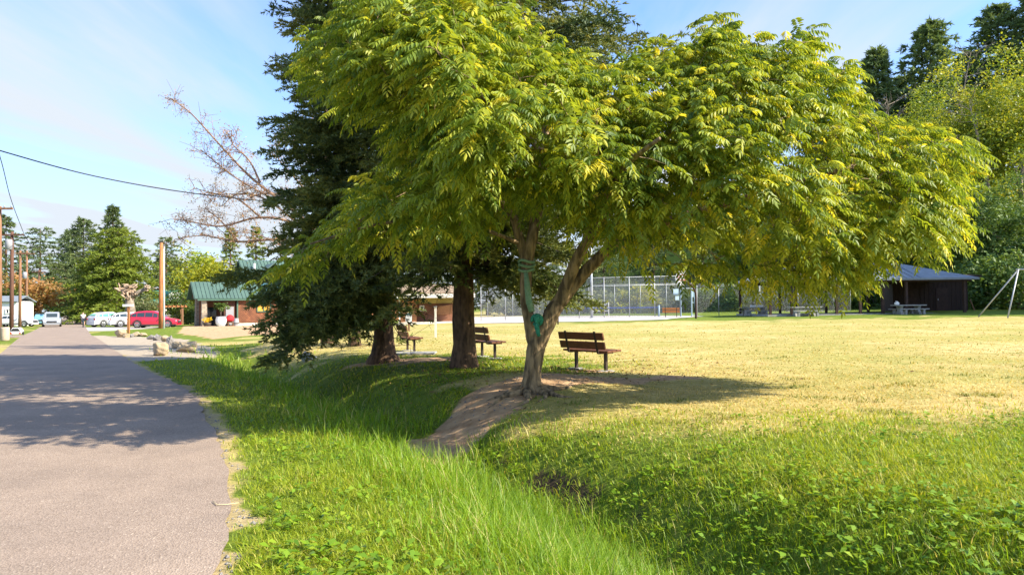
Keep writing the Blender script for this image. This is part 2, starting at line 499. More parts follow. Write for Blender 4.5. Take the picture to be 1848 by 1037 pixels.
def build_ground():
    apex = -9.0
    rows = np.concatenate([np.linspace(-4, 2.5, 12)[:-1], np.geomspace(2.5 - apex, 30 - apex, 190) + apex, np.geomspace(30.3 - apex, 900 - apex, 120) + apex])
    t = np.sinh(np.linspace(-1.6, 1.6, 300)) / np.sinh(1.6) * 2.2
    Y, T = np.meshgrid(rows, t, indexing='ij')
    X = (Y - apex) * T
    Z = H(X, Y)
    Z = np.where(Y > 250, Z - 0, Z)
    nr, nc = X.shape
    co = np.stack([X, Y, Z], -1).reshape(-1, 3)
    i = np.arange(nr - 1)[:, None] * nc + np.arange(nc - 1)[None, :]
    q = np.stack([i, i + 1, i + nc + 1, i + nc], -1).reshape(-1, 4)
    me = bpy.data.meshes.new('ground')
    me.vertices.add(len(co)); me.vertices.foreach_set('co', co.astype(np.float32).ravel())
    me.loops.add(q.size); me.loops.foreach_set('vertex_index', q.astype(np.int32).ravel())
    me.polygons.add(len(q)); me.polygons.foreach_set('loop_start', np.arange(0, q.size, 4, dtype=np.int32))
    me.polygons.foreach_set('loop_total', np.full(len(q), 4, np.int32))
    me.polygons.foreach_set('use_smooth', np.ones(len(q), bool))
    for nm, a in zip(('green', 'dirt', 'gravel', 'edge'), zones(co[:, 0], co[:, 1])):
        at_ = me.attributes.new(nm, 'FLOAT', 'POINT'); at_.data.foreach_set('value', np.asarray(a, np.float32))
    at_ = me.attributes.new('bankshade', 'FLOAT', 'POINT'); at_.data.foreach_set('value', np.asarray(shaded_soil(co[:, 0], co[:, 1]), np.float32))
    me.update(calc_edges=True)
    m = bpy.data.materials.new('ground_cover')
    nt, N, L = nodes(m)
    out = _n(nt, 'ShaderNodeOutputMaterial'); b = _n(nt, 'ShaderNodeBsdfPrincipled'); b.inputs['Roughness'].default_value = .95
    b.inputs['Specular IOR Level'].default_value = .1
    L.new(b.outputs[0], out.inputs[0])
    tc = _n(nt, 'ShaderNodeTexCoord')

    def noise(s, d=6, r=.6, stretch=None):
        z = _n(nt, 'ShaderNodeTexNoise'); z.inputs['Scale'].default_value = s; z.inputs['Detail'].default_value = d; z.inputs['Roughness'].default_value = r
        if stretch:
            mp = _n(nt, 'ShaderNodeMapping'); mp.inputs['Scale'].default_value = stretch
            L.new(tc.outputs['Object'], mp.inputs[0]); L.new(mp.outputs[0], z.inputs['Vector'])
        else:
            L.new(tc.outputs['Object'], z.inputs['Vector'])
        return z.outputs['Fac']

    def mix(f, a, c):
        x = _n(nt, 'ShaderNodeMix', data_type='RGBA')
        L.new(f, x.inputs[0])
        for s_, k in ((a, 6), (c, 7)):
            L.new(s_, x.inputs[k])
        return x.outputs[2]

    def attr(nm): return _n(nt, 'ShaderNodeAttribute', attribute_name=nm).outputs['Fac']

    def soft(a, n, k=.6):
        """mask + noise, re-thresholded"""
        ad = _n(nt, 'ShaderNodeMath', operation='MULTIPLY_ADD'); ad.inputs[1].default_value = k; ad.inputs[2].default_value = -k / 2
        L.new(n, ad.inputs[0])
        sm = _n(nt, 'ShaderNodeMath', operation='ADD'); L.new(a, sm.inputs[0]); L.new(ad.outputs[0], sm.inputs[1])
        mr = _n(nt, 'ShaderNodeMapRange', interpolation_type='SMOOTHSTEP'); mr.inputs[1].default_value = .30; mr.inputs[2].default_value = .70
        L.new(sm.outputs[0], mr.inputs[0]); return mr.outputs[0]
    dry = ramp(nt, noise(2.2, 9, .72), [(.27, .22, .08), (.50, .385, .155), (.66, .52, .25)], [.32, .50, .66])
    tuft = ramp(nt, noise(1.1, 8, .75), [(0, 0, 0), (0, 0, 0), (1, 1, 1)], [0, .53, .63])
    big = ramp(nt, noise(.16, 5, .6), [(.0, .0, .0), (.9, .9, .9)], [.37, .60])
    gpatch = ramp(nt, noise(7, 6, .7), [(.13, .16, .03), (.30, .26, .07)], [.35, .65])
    dry2 = mix(tuft, dry, gpatch)
    olive = ramp(nt, noise(9, 6, .7), [(.21, .22, .05), (.42, .36, .11)], [.35, .65])
    dry3 = mix(big, dry2, olive)
    grn = ramp(nt, noise(5, 8, .7), [(.06, .09, .012), (.13, .18, .022), (.22, .25, .035)], [.28, .5, .72])
    dirt = ramp(nt, noise(3.5, 9, .65), [(.28, .165, .09), (.47, .30, .17), (.58, .40, .24)], [.3, .5, .72])
    grv = ramp(nt, noise(14, 8, .7), [(.28, .23, .17), (.46, .39, .30)], [.35, .65])
    edg = ramp(nt, noise(16, 7, .7), [(.28, .22, .10), (.50, .39, .21)], [.35, .65])
    nf = noise(11, 7, .75)
    c = mix(soft(attr('green'), nf, .9), dry3, grn)
    c = mix(soft(attr('gravel'), nf, .5), c, grv)
    c = mix(soft(attr('edge'), nf, .7), c, edg)
    c = mix(soft(attr('dirt'), nf, .45), c, dirt)
    bankshade = ramp(nt, noise(9, 7, .7), [(.035, .026, .018), (.075, .055, .035)], [.35, .65])  # bank soil with its shade put into a near-black colour
    c = mix(soft(attr('bankshade'), nf, .7), c, bankshade)
    L.new(c, b.inputs['Base Color'])
    bp = _n(nt, 'ShaderNodeBump'); bp.inputs['Strength'].default_value = .7; bp.inputs['Distance'].default_value = .04
    L.new(noise(22, 8, .75), bp.inputs['Height']); L.new(bp.outputs[0], b.inputs['Normal'])
    o = link('ground', me, m); o['kind'] = 'structure'
    return o


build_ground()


def strip(name, m, left, right, ys, lift, wob=0):
    mb = MB()
    nc = 10
    for y in ys:
        a, b = left(y), right(y)
        if wob: b = b + wob * float(vnoise(y * 3.1, y * 1.7, 1.3, 8)) + .5 * wob * float(vnoise(y * 9.1, y * 5.7, 1.3, 3))
        for k in range(nc + 1):
            x = a + (b - a) * k / nc
            mb.v.append((x, y, h(x, y) + lift))
    for i in range(len(ys) - 1):
        for k in range(nc):
            j = i * (nc + 1) + k
            mb.f.append((j, j + 1, j + nc + 2, j + nc + 1))
    o = obj(name, mb, m, smooth=True); o['kind'] = 'structure'
    return o


def asphalt():
    m = bpy.data.materials.new('asphalt')
    nt, N, L = nodes(m)
    out = _n(nt, 'ShaderNodeOutputMaterial'); b = _n(nt, 'ShaderNodeBsdfPrincipled'); b.inputs['Roughness'].default_value = .85
    b.inputs['Specular IOR Level'].default_value = .25
    L.new(b.outputs[0], out.inputs[0])
    tc = _n(nt, 'ShaderNodeTexCoord')
    vo = _n(nt, 'ShaderNodeTexVoronoi'); vo.inputs['Scale'].default_value = 75; L.new(tc.outputs['Object'], vo.inputs['Vector'])
    grain = ramp(nt, vo.outputs['Color'], [(.225, .172, .132), (.285, .222, .175), (.32, .252, .20), (.44, .365, .295)], [.1, .5, .85, .97])
    z = _n(nt, 'ShaderNodeTexNoise'); z.inputs['Scale'].default_value = .8; z.inputs['Detail'].default_value = 8; z.inputs['Roughness'].default_value = .65
    L.new(tc.outputs['Object'], z.inputs['Vector'])
    mx = _n(nt, 'ShaderNodeMix', data_type='RGBA', blend_type='MULTIPLY'); mx.inputs[0].default_value = 1
    L.new(grain, mx.inputs[6]); L.new(ramp(nt, z.outputs['Fac'], [(.80, .79, .79), (1.13, 1.11, 1.09)], [.30, .70]), mx.inputs[7])
    L.new(mx.outputs[2], b.inputs['Base Color'])
    bp = _n(nt, 'ShaderNodeBump'); bp.inputs['Strength'].default_value = .5; bp.inputs['Distance'].default_value = .012
    L.new(vo.outputs['Distance'], bp.inputs['Height']); L.new(bp.outputs[0], b.inputs['Normal'])
    return m


M['asphalt'] = asphalt()
ys = list(np.linspace(-4, 30, 150)) + list(np.geomspace(30.5, 330, 60))
strip('road', M['asphalt'], lambda y: float(road_r(y) - road_w(y)), lambda y: float(road_r(y)), ys, .02, wob=.05)
# short driveway on the far side of the road
a, b_ = gxy(95, 606), gxy(-120, 612)
ys2 = list(np.linspace(a[1] - 3.2, a[1] + 3.2, 12))
strip('driveway', M['asphalt'], lambda y: float(road_r(y) - road_w(y)) - 22, lambda y: float(road_r(y) - road_w(y)) + .3, ys2, .012)
# pale parking apron by the lodge
M['apron'] = mat('pale_gravel_apron', (.50, .46, .40), (.40, .37, .32), scale=3, rough=.95)
ysp = list(np.linspace(66, 84, 16))
strip('parking_apron', M['apron'], lambda y: float(road_r(y)) - .1, lambda y: float(road_r(y)) + 17.5 - .12 * (y - 66), ysp, .012)

# ------------------------------------------------------------------ grass
rngg = np.random.default_rng(11)


def ground_samples(n, y0, y1, tmin=-.80, tmax=.80, power=1.0):
    u = rngg.random(n)
    iy = 1 / y1 + (1 / y0 - 1 / y1) * u ** power
    y = 1 / iy
    x = y * (tmin + (tmax - tmin) * rngg.random(n))
    return x, y


def blades(name, x, y, hgt, wid, lean, var, m, label):
    n = len(x)
    z = H(x, y)
    az = rngg.random(n) * 2 * PI
    ld = np.stack([np.cos(az), np.sin(az)], -1)
    a2 = az + PI / 2 + (rngg.random(n) - .5) * 1.2
    wd = np.stack([np.cos(a2), np.sin(a2), np.zeros(n)], -1) * (wid / 2)[:, None]
    base = np.stack([x, y, z - .01], -1)
    l = lean * hgt

    def pt(u, dz): return base + np.concatenate([ld * (l * u)[:, None], (hgt * dz)[:, None]], -1)
    m1 = pt(.32, .55); m2 = pt(1.0, np.where(lean > .9, .72, .98))
    q1 = np.stack([base - wd, base + wd, m1 + wd * .8, m1 - wd * .8], 1)
    q2 = np.stack([m1 - wd * .8, m1 + wd * .8, m2 + wd * .12, m2 - wd * .12], 1)
    V = np.concatenate([q1, q2], 0)
    o = npmesh(name, V, m, var=np.concatenate([var, var]))
    o['kind'] = 'stuff'; o['label'] = label
    return o


def wsel(x, y):
    g, d, gr, e = zones(x, y)
    return g, d, gr, e, x - road_r(y), ditch_s(x, y)


# long grass in and along the ditch
x, y = ground_samples(170000, 3.2, 30)
g, d, gr, e, er, s = wsel(x, y)
n1 = vnoise(x, y, 1.6, 9)
lush = np.exp(-((s + .55) / 1.25) ** 2) * sstep(.5, 1.5, er)
lush = lush * (1 - .9 * np.exp(-((s - .46) / .30) ** 2) * sstep(10.2, 8, y) * np.clip(.6 + .6 * n1, .2, 1))
keep = (rngg.random(len(x)) < lush * (.75 + .5 * n1)) & (d < .3) & (er > .4)
x, y, lush, n1 = x[keep], y[keep], lush[keep], n1[keep]
hg = (.08 + .19 * lush + .10 * n1 * lush) * (.6 + .8 * rngg.random(len(x)))
hg *= np.interp(y, [4, 9, 30], [.95, 1.05, 1.15])
blades('long_grass', x, y, np.maximum(hg, .05), np.maximum(.007, y * .0010) * (.7 + .6 * rngg.random(len(x))), .25 + .8 * rngg.random(len(x)),
       np.clip(.42 + .24 * n1 + .14 * vnoise(x, y, .5, 14) + .27 * rngg.standard_normal(len(x)) + .5 * (rngg.random(len(x)) < .05), 0, 1), M['grass_l'], 'lush long green grass filling the roadside ditch')
# short grass of the verge and of the near field
x, y = ground_samples(250000, 3.0, 34)
g, d, gr, e, er, s = wsel(x, y)
keep = (rngg.random(len(x)) < np.clip(g * 1.1, 0, 1) * (1 - .8 * np.clip(shaded_soil(x, y), 0, 1))) & (d < .35 + .4 * rngg.random(len(x)) ** 2) & (er > .02 + .25 * rngg.random(len(x))) & (gr < .4) & (e < .75)
x, y = x[keep], y[keep]
n1 = vnoise(x, y, 1.3, 12); n2 = vnoise(x, y, .5, 3)
hg = (.045 + .025 * n1 + .05 * rngg.random(len(x))) * np.interp(y, [4, 12, 34], [1, 1.0, 1.3])
blades('short_grass', x, y, np.maximum(hg, .02), np.maximum(.006, y * .0011) * (.7 + .7 * rngg.random(len(x))), .4 + 1.1 * rngg.random(len(x)),
       np.clip(.48 + .2 * n1 + .15 * n2 + .22 * rngg.standard_normal(len(x)), 0, 1), M['grass_s'], 'short green grass of the verge and near field')
# dry lawn stubble
x, y = ground_samples(130000, 5.5, 48)
g, d, gr, e, er, s = wsel(x, y)
keep = (rngg.random(len(x)) > g) & (d < .4) & (s > .3) & (gr < .4) & (x > -9)
x, y = x[keep], y[keep]
n1 = vnoise(x, y, 1.0, 2); n2 = vnoise(x, y, .3, 7)
v = .54 + .2 * n1 + .26 * n2 + .2 * rngg.standard_normal(len(x)); cl = vnoise(x, y, 2.2, 15) + .4 * n2 > .62
v = np.where(cl, v - .5, v)
hg = (.022 + .03 * rngg.random(len(x)) + .03 * cl)
blades('dry_grass', x, y, hg, np.maximum(.005, y * .0012) * (.7 + .7 * rngg.random(len(x))), .5 + 1.4 * rngg.random(len(x)),
       np.clip(v, 0, 1), M['grass_d'], 'short parched yellow grass of the playing field')
# broad weeds (clover, plantain) as rosettes
x, y = ground_samples(3900, 3.2, 17)
g, d, gr, e, er, s = wsel(x, y)
pr = np.clip(g, 0, 1) * (.35 + .65 * (vnoise(x, y, .9, 21) > .1)) * np.where((s > -.3) & (s < 1.6), 1.1, .75) * (1 - .6 * np.clip(shaded_soil(x, y), 0, 1))
keep = (rngg.random(len(x)) < pr) & (d < .35) & (er > .35)
x, y = x[keep], y[keep]
K = 7
n = len(x) * K
xb = np.repeat(x, K) + .05 * rngg.standard_normal(n); yb = np.repeat(y, K) + .05 * rngg.standard_normal(n)
zb = H(xb, yb) + .02 + .07 * rngg.random(n)
az = rngg.random(n) * 2 * PI; ln = .045 + .05 * rngg.random(n); wd = ln * (.3 + .35 * rngg.random(n)); up = .2 + .7 * rngg.random(n)
D = norm(np.stack([np.cos(az), np.sin(az), up], -1)); S = np.stack([-np.sin(az), np.cos(az), .3 * rngg.standard_normal(n)], -1)
B = np.stack([xb, yb, zb], -1)
V = np.stack([B, B + D * (ln * .5)[:, None] + S * (wd * .5)[:, None], B + D * ln[:, None] - np.array([0, 0, .25]) * ln[:, None], B + D * (ln * .5)[:, None] - S * (wd * .5)[:, None]], 1)
o = npmesh('weeds', V, M['weed'], var=np.clip(.5 + .28 * rngg.standard_normal(n), 0, 1)); o['kind'] = 'stuff'; o['label'] = 'broad leaved weeds and clover among the grass'
# leaf litter and twigs beneath the trees
n = 1500
x = .2 + 2.6 * rngg.standard_normal(n); y = 16.2 + 1.8 * rngg.standard_normal(n)
k = (ditch_s(x, y) > .6); x, y = x[k], y[k]; n = len(x)
az = rngg.random(n) * 2 * PI; ln = .025 + .035 * rngg.random(n); B = np.stack([x, y, H(x, y) + .012 + .02 * rngg.random(n)], -1)
D = norm(np.stack([np.cos(az), np.sin(az), .3 * rngg.standard_normal(n)], -1)) * ln[:, None]; S = np.stack([-np.sin(az), np.cos(az), .4 * rngg.standard_normal(n)], -1) * (ln * .35)[:, None]
V = np.stack([B - D, B + S, B + D, B - S], 1)
o = npmesh('leaf_litter', V, M['litter'], var=rngg.random(n)); o['kind'] = 'stuff'; o['label'] = 'brown fallen leaves scattered beneath the trees'

# crumbs of soil and small stones on the worn path and along the asphalt edge
n = 700
x = rngg.normal(.2, 1.0, n); y = rngg.normal(12.4, 1.2, n)
y2 = 1 / (1 / 22 + (1 / 3.6 - 1 / 22) * rngg.random(n)); x2 = road_r(y2) + rngg.normal(.10, .12, n)
x = np.concatenate([x, x2]); y = np.concatenate([y, y2])
g, d, gr, e, er, s = wsel(x, y)
k = (d > .55) | (e > .5); x, y = x[k], y[k]; n = len(x)
sz = .006 + .016 * rngg.random(n) ** 2.5
C = np.stack([x, y, H(x, y) + sz * .3], -1)
ax = np.array([[1, 0, 0], [0, 1, 0], [-1, 0, 0], [0, -1, 0], [0, 0, .8], [0, 0, -.8]], float)
cor = C[:, None] + (ax[None] * (.6 + .8 * rngg.random((n, 6, 1)))) * sz[:, None, None]
V = np.concatenate([cor[:, [a, b, 4]] for a, b in ((0, 1), (1, 2), (2, 3), (3, 0))] + [cor[:, [b, a, 5]] for a, b in ((0, 1), (1, 2), (2, 3), (3, 0))])
o = npmesh('pebbles', V, M['rockgrey']); o['kind'] = 'stuff'; o['label'] = 'small stones and soil crumbs on the worn path and road edge'


# ------------------------------------------------------------------ walnut tree
def fronds(rng, O, D, L, leaflet, sag=.5, droop=.45):
    """compound leaves; returns (n,4,3) quads and var"""
    n = len(O)
    nl = 7
    D = norm(D)
    side = norm(np.cross(D, np.array([0, 0, 1.0]) + .35 * rng.standard_normal((n, 3))))
    quads = []; var = []; dr0 = droop * (.5 + 1.1 * rng.random(n))
    fv = np.clip(.48 + .22 * rng.standard_normal(n), 0, 1)
    yel = rng.random(n) < .04
    fv = np.where(yel, np.clip(fv + .30, 0, 1), fv)
    for i in range(nl * 2 + 1):
        if i == nl * 2: u, sg = 1.0, 0
        else: u, sg = .20 + .74 * (i // 2) / (nl - 1) + (.03 if i % 2 else 0), (1 if i % 2 else -1)
        p = O + D * (L * u)[:, None]; p = p.copy(); p[:, 2] -= L * sag * u * u
        tan = D.copy(); tan[:, 2] -= 2 * sag * u; tan = norm(tan)
        r = rng.standard_normal((n, 3)) * .09
        ld = norm(tan * (.42 if sg else 1.0) + side * (.8 * sg) + np.array([0, 0, -1.0]) * (dr0 + .12 * rng.random(n))[:, None] + r)
        size = leaflet * (.75 + .45 * math.sin(PI * min(1, .25 + .6 * u))) * (.8 + .4 * rng.random(n)) * (1.1 if not sg else 1)
        nrm = norm(np.cross(ld, tan if sg else side) * (1 if sg >= 0 else -1) + .13 * rng.standard_normal((n, 3)))
        wv = norm(np.cross(nrm, ld)) * (size * .17)[:, None]
        fold = nrm * (size * .06)[:, None]
        tip = p + ld * size[:, None]; tip[:, 2] -= size * .10
        a, b = p + ld * (size * .30)[:, None], p + ld * (size * .66)[:, None]
        quads.append(np.stack([p, a + wv + fold, b + wv * .82 + fold, tip], 1))
        quads.append(np.stack([p, tip, b - wv * .82 + fold, a - wv + fold], 1))
        v = np.clip(fv + .09 * rng.standard_normal(n) + .08 * (1 - u), 0, 1)
        var += [v, v]
    # rachis as a thin sliver
    return np.concatenate(quads, 0), np.concatenate(var, 0)


def bend(pts, n):
    """Catmull-Rom resample with radii"""
    p = [np.array(q, float) for q in pts]
    p = [2 * p[0] - p[1]] + p + [2 * p[-1] - p[-2]]
    out = []
    for i in range(1, len(p) - 2):
        for k in range(n):
            t = k / n
            out.append(.5 * ((2 * p[i]) + (-p[i - 1] + p[i + 1]) * t + (2 * p[i - 1] - 5 * p[i] + 4 * p[i + 1] - p[i + 2]) * t * t + (-p[i - 1] + 3 * p[i] - 3 * p[i + 1] + p[i + 2]) * t ** 3))
    out.append(p[-2])
    return np.array(out)


def px_d2edge(px, py, poly):
    return polyline_d(px, py, poly + [poly[0]])


SUNV = np.array([math.cos(math.radians(17)) * math.cos(math.radians(39)), -math.sin(math.radians(17)) * math.cos(math.radians(39)), math.sin(math.radians(39))])


def build_walnut():
    rng = np.random.default_rng(5)
    base = G(958, 706)
    D0 = base.y
    TREE0 = np.array(base)
    root = thing('walnut_tree', 'broad walnut tree with forked trunk and yellowing feathery leaves, green rope in its fork', 'tree', base)
    R0 = np.array(base)

    def pp(px, py, dep, r):
        v = P(px, py, dep); return (v.x, v.y, v.z, r)
    trunk = [(base.x, base.y, base.z - .15, .26), (base.x + .01, base.y, base.z + .04, .20), pp(960, 680, D0, .15), pp(965, 645, D0, .148), pp(970, 615, D0, .155), pp(975, 600, D0, .15)]
    limbs = {
        'R': [pp(968, 632, D0, .12), pp(984, 592, D0, .128), pp(1002, 555, D0, .13), pp(1030, 520, D0 + .1, .112), pp(1074, 472, D0 + .1, .10), pp(1120, 435, D0, .085), pp(1230, 390, D0 - .3, .065), pp(1390, 345, D0 - .8, .045), pp(1540, 300, D0 - 1.2, .035)],
        'S': [pp(1010, 548, D0, .11), pp(1026, 505, D0 - .1, .10), pp(1056, 440, D0 - .3, .085), pp(1106, 375, D0 - .6, .068), pp(1180, 280, D0 - 1, .05), pp(1260, 150, D0 - 1.2, .03)],
        'L': [pp(966, 632, D0, .11), pp(957, 590, D0, .10), pp(949, 535, D0, .095), pp(951, 480, D0, .092), pp(964, 410, D0, .09), pp(978, 320, D0 + .3, .08), pp(985, 200, D0 + .6, .055), pp(975, 60, D0 + .6, .03)],
        'M': [pp(951, 478, D0, .08), pp(936, 425, D0, .075), pp(922, 385, D0 - .1, .065), pp(860, 320, D0 - .6, .05), pp(760, 220, D0 - 1.2, .04), pp(660, 130, D0 - 1.5, .022)],
        'N': [pp(938, 440, D0, .036), pp(890, 420, D0 - .6, .030), pp(800, 395, D0 - 1.6, .026), pp(680, 405, D0 - 2.2, .020), pp(560, 440, D0 - 2.6, .012)],
        'U': [pp(1052, 460, D0, .06), pp(1062, 400, D0 + .7, .052), pp(1080, 330, D0 + 1.8, .045), pp(1120, 220, D0 + 3, .03)],
        'F': [pp(1080, 420, D0 - .3, .06), pp(1090, 370, D0 - 1.4, .052), pp(1130, 300, D0 - 2.8, .04), pp(1190, 250, D0 - 4.0, .02)],
        'G': [pp(970, 380, D0, .06), pp(950, 300, D0 - 1.4, .05), pp(900, 210, D0 - 3, .035), pp(830, 130, D0 - 4.1, .02)],
        'H': [pp(1100, 455, D0, .06), pp(1200, 400, D0 + 1.2, .05), pp(1330, 350, D0 + 2.4, .035), pp(1470, 300, D0 + 3.2, .02)],
        'J': [pp(985, 280, D0 + .3, .055), pp(900, 200, D0 + 1.5, .045), pp(790, 130, D0 + 2.4, .03), pp(700, 90, D0 + 2.6, .02)],
    }
    mb = MB(); q = bend(trunk, 4)
    mb.tube([v[:3] - R0 for v in q], [v[3] for v in q], 18, .10, rng)
    obj('trunk', mb, M['bark_w'], root, smooth=True)
    for k, (az, ln, dz) in enumerate([(-2.0, .75, 0), (-1.25, .62, 0), (-2.7, .6, 0), (-.5, .8, 0), (.3, .7, 0), (3.4, .7, 0)]):
        pts = []
        for t in np.linspace(0, 1, 7):
            a_ = az + .35 * math.sin(3 * t + k); rr_ = .14 + ln * t
            x_, y_ = base.x + rr_ * math.cos(a_), base.y + rr_ * math.sin(a_)
            pts.append((x_ - base.x, y_ - base.y, h(x_, y_) - base.z + .05 * (1 - t) - .02 * t))
        obj('root', MB().tube(pts, list(np.linspace(.075, .018, 7)), 8, .15, rng), M['bark_w'], root, smooth=True)
    NP, NR = [], []
    for k, l in limbs.items():
        q = bend(l, 6)
        mb = MB(); mb.tube([v[:3] - R0 for v in q], [v[3] for v in q], 12, .12, rng)
        obj('limb', mb, M['bark_w'], root, smooth=True)
        half = q[len(q) // 3:]
        NP += [v[:3] for v in half]
    NP = np.array(NP)
    poly = [(472, 520), (500, 468), (560, 425), (605, 385), (600, 345), (650, 318), (715, 292), (700, 240), (625, 200), (575, 165), (545, 130), (540, 70), (600, 15), (650, -70), (760, -120), (880, -90), (940, 0), (985, 45), (1060, 85), (1120, 95), (1195, 75), (1240, 75), (1290, 2), (1325, 45),
            (1400, 55), (1462, 42), (1480, 90), (1555, 105), (1560, 180), (1615, 225), (1690, 205), (1758, 250), (1765, 310), (1720, 345), (1748, 395), (1700, 440), (1660, 475), (1605, 452), (1590, 495),
            (1510, 515), (1420, 522), (1330, 506), (1260, 508), (1200, 486), (1150, 492), (1110, 452), (1045, 412), (990, 385), (935, 378), (890, 420), (820, 430), (760, 450), (690, 430), (600, 455), (560, 490)]
    poly = [(float(a), float(b)) for a, b in poly]
    NA = 3900
    xs = rng.uniform(465, 1770, NA * 6); yy = rng.uniform(-125, 545, NA * 6)
    ok = in_poly(xs, yy, poly)
    xs, yy = xs[ok], yy[ok]
    e = px_d2edge(xs, yy, poly)
    w = .55 + .45 * np.clip(e / 60, 0, 1)
    gap = vnoise(xs, yy, .022, 31) * .6 + .5 * vnoise(xs, yy, .05, 13)
    keep = (rng.random(len(xs)) < w * np.clip(1.0 + 1.1 * gap, .10, 1))
    keep &= (e > 20 - 12 * (yy > 380)) | (rng.random(len(xs)) < .35)
    xs, yy, e = xs[keep][:NA], yy[keep][:NA], e[keep][:NA]
    T = (5.1 - 2.1 * sstep(900, 1250, xs)) * np.sqrt(np.clip(e / 210, 0.015, 1))
    u = rng.uniform(-1, 1, len(xs)); u = np.sign(u + .1) * np.abs(u) ** .55
    # low hanging part keeps close to the tree's own depth
    dep = D0 - .4 + T * u * np.where(u < 0, .95, 1.0)
    A = np.array([P(a, b, c) for a, b, c in zip(xs, yy, dep)])
    sh = A - np.outer((A[:, 2] + .1) / math.sin(math.radians(39)), SUNV)          # a thin patch in the crown lets sun onto the worn path
    A_keep = ~((((sh[:, 0] - .1) / 1.7) ** 2 + ((sh[:, 1] - 12.3) / 2.0) ** 2 < 1) & (rng.random(len(A)) < .6))
    A, e = A[A_keep], e[A_keep]
    # grow twigs to every target
    d0 = np.min(np.linalg.norm(A[:, None] - NP[None], axis=2), axis=1)
    order = np.argsort(d0)
    nodes_p = [p for p in NP]; arr = np.zeros((len(NP) + len(A) * 9 + 10, 3)); arr[:len(NP)] = NP; cnt = len(NP)
    ctr = np.array([A[:, 0].mean(), D0, 3.0])
    tw = MB(); FO, FD = [], []
    for i in order:
        a = A[i]
        dd = np.linalg.norm(arr[:cnt] - a, axis=1)
        j = int(np.argmin(dd)); p = arr[j].copy(); dist = dd[j]
        m = max(2, min(7, int(dist / .3) + 1))
        mid = (p + a) / 2 + np.array([0, 0, .12 * dist]) + .08 * dist * rng.standard_normal(3)
        pts = [(1 - t) ** 2 * p + 2 * t * (1 - t) * mid + t * t * a for t in np.linspace(0, 1, m + 1)]
        for v in pts[1:]:
            arr[cnt] = v; cnt += 1
        r0 = min(.016, .004 + .006 * dist)
        tw.tube([v - R0 for v in pts], np.linspace(r0, .004, len(pts)), 5, caps=False)
        out = a - ctr; out[2] *= .5; out = out / (np.linalg.norm(out) + 1e-6)
        tang = (pts[-1] - pts[-2]); tang = tang / (np.linalg.norm(tang) + 1e-9)
        nf = 4 if e[i] > 25 else 3
        for k in range(nf):
            b = pts[-1] if k == 0 else pts[max(1, len(pts) - 1 - (k // 2))] + .06 * rng.standard_normal(3)
            dr = tang * .5 + out * .75 + rng.standard_normal(3) * np.array([.85, .85, .42]) + np.array([0, 0, .25])
            FO.append(b); FD.append(dr)
    FO, FD = np.array(FO), np.array(FD)
    n = len(FO)
    L_ = rng.uniform(.26, .46, n)
    V, var = fronds(rng, FO - R0, FD, L_, .090)
    obj('twig_work', tw, M['bark_w'], root)
    npmesh('crown', V, M['walnut'], root, var=var)
    return root, base


walnut, WB = build_walnut()


def build_rope():
    D0 = WB.y - .17
    t = tag(obj('rope', MB().tube([P(949, 492, D0 + .05), P(952, 520, D0), P(955, 545, D0 - .02), P(960, 562, D0 - .05)], [.035, .05, .055, .05], 10), M['ropepale'], smooth=True),
            'frayed green rope wound round the fork of the walnut tree and knotted', 'rope')
    rng = np.random.default_rng(3)
    c = P(969, 577, D0 - .04)
    kn = MB()
    for k in range(4):
        a0 = rng.random() * 6
        ax = Vector(rng.standard_normal(3)).normalized()
        u = ax.orthogonal().normalized(); w = ax.cross(u)
        kn.tube([c + (u * math.cos(a) + w * math.sin(a)) * .075 for a in np.linspace(0, 2 * PI * .93, 14)], .034, 8)
    obj('knot', kn, M['rope'], t, smooth=True)
    tl = MB().tube([P(968, 582, D0 - .08), P(969, 590, D0 - .12), P(971, 600, D0 - .10), P(973, 606, D0 - .08)], [.035, .04, .035, .028], 8)
    obj('tail', tl, M['rope'], t, smooth=True)
    lp = MB()
    for k, (pyy) in enumerate((472, 480, 488)):
        cc = P(950.5, pyy, WB.y)
        lp.tube([cc + Vector((math.cos(a) * .125, math.sin(a) * .125, .02 * math.sin(2 * a + k))) for a in np.linspace(0, 2 * PI, 22)], .024, 6)
    obj('coil', lp, M['ropepale'], t, smooth=True)


build_rope()


# ------------------------------------------------------------------ conifers
def needles(rng, Pp, D, L, K, nl, nw, spread=.8):
    n = len(Pp)
    Pp = np.repeat(Pp, K, 0); Dd = np.repeat(D, K, 0); Ll = np.repeat(L, K)
    N_ = n * K
    u = rng.random(N_)
    b = Pp + Dd * (Ll * u)[:, None]
    r = rng.standard_normal((N_, 3)); r[:, 2] *= .75; r[:, 2] += .15
    nd = norm(Dd * .9 + norm(r) * spread)
    s = norm(np.cross(nd, rng.standard_normal((N_, 3)))) * (nw * .5)
    ln = nl * (.7 + .6 * rng.random(N_))
    return np.stack([b - s, b + s, b + nd * ln[:, None]], 1), np.repeat(np.arange(n), K)


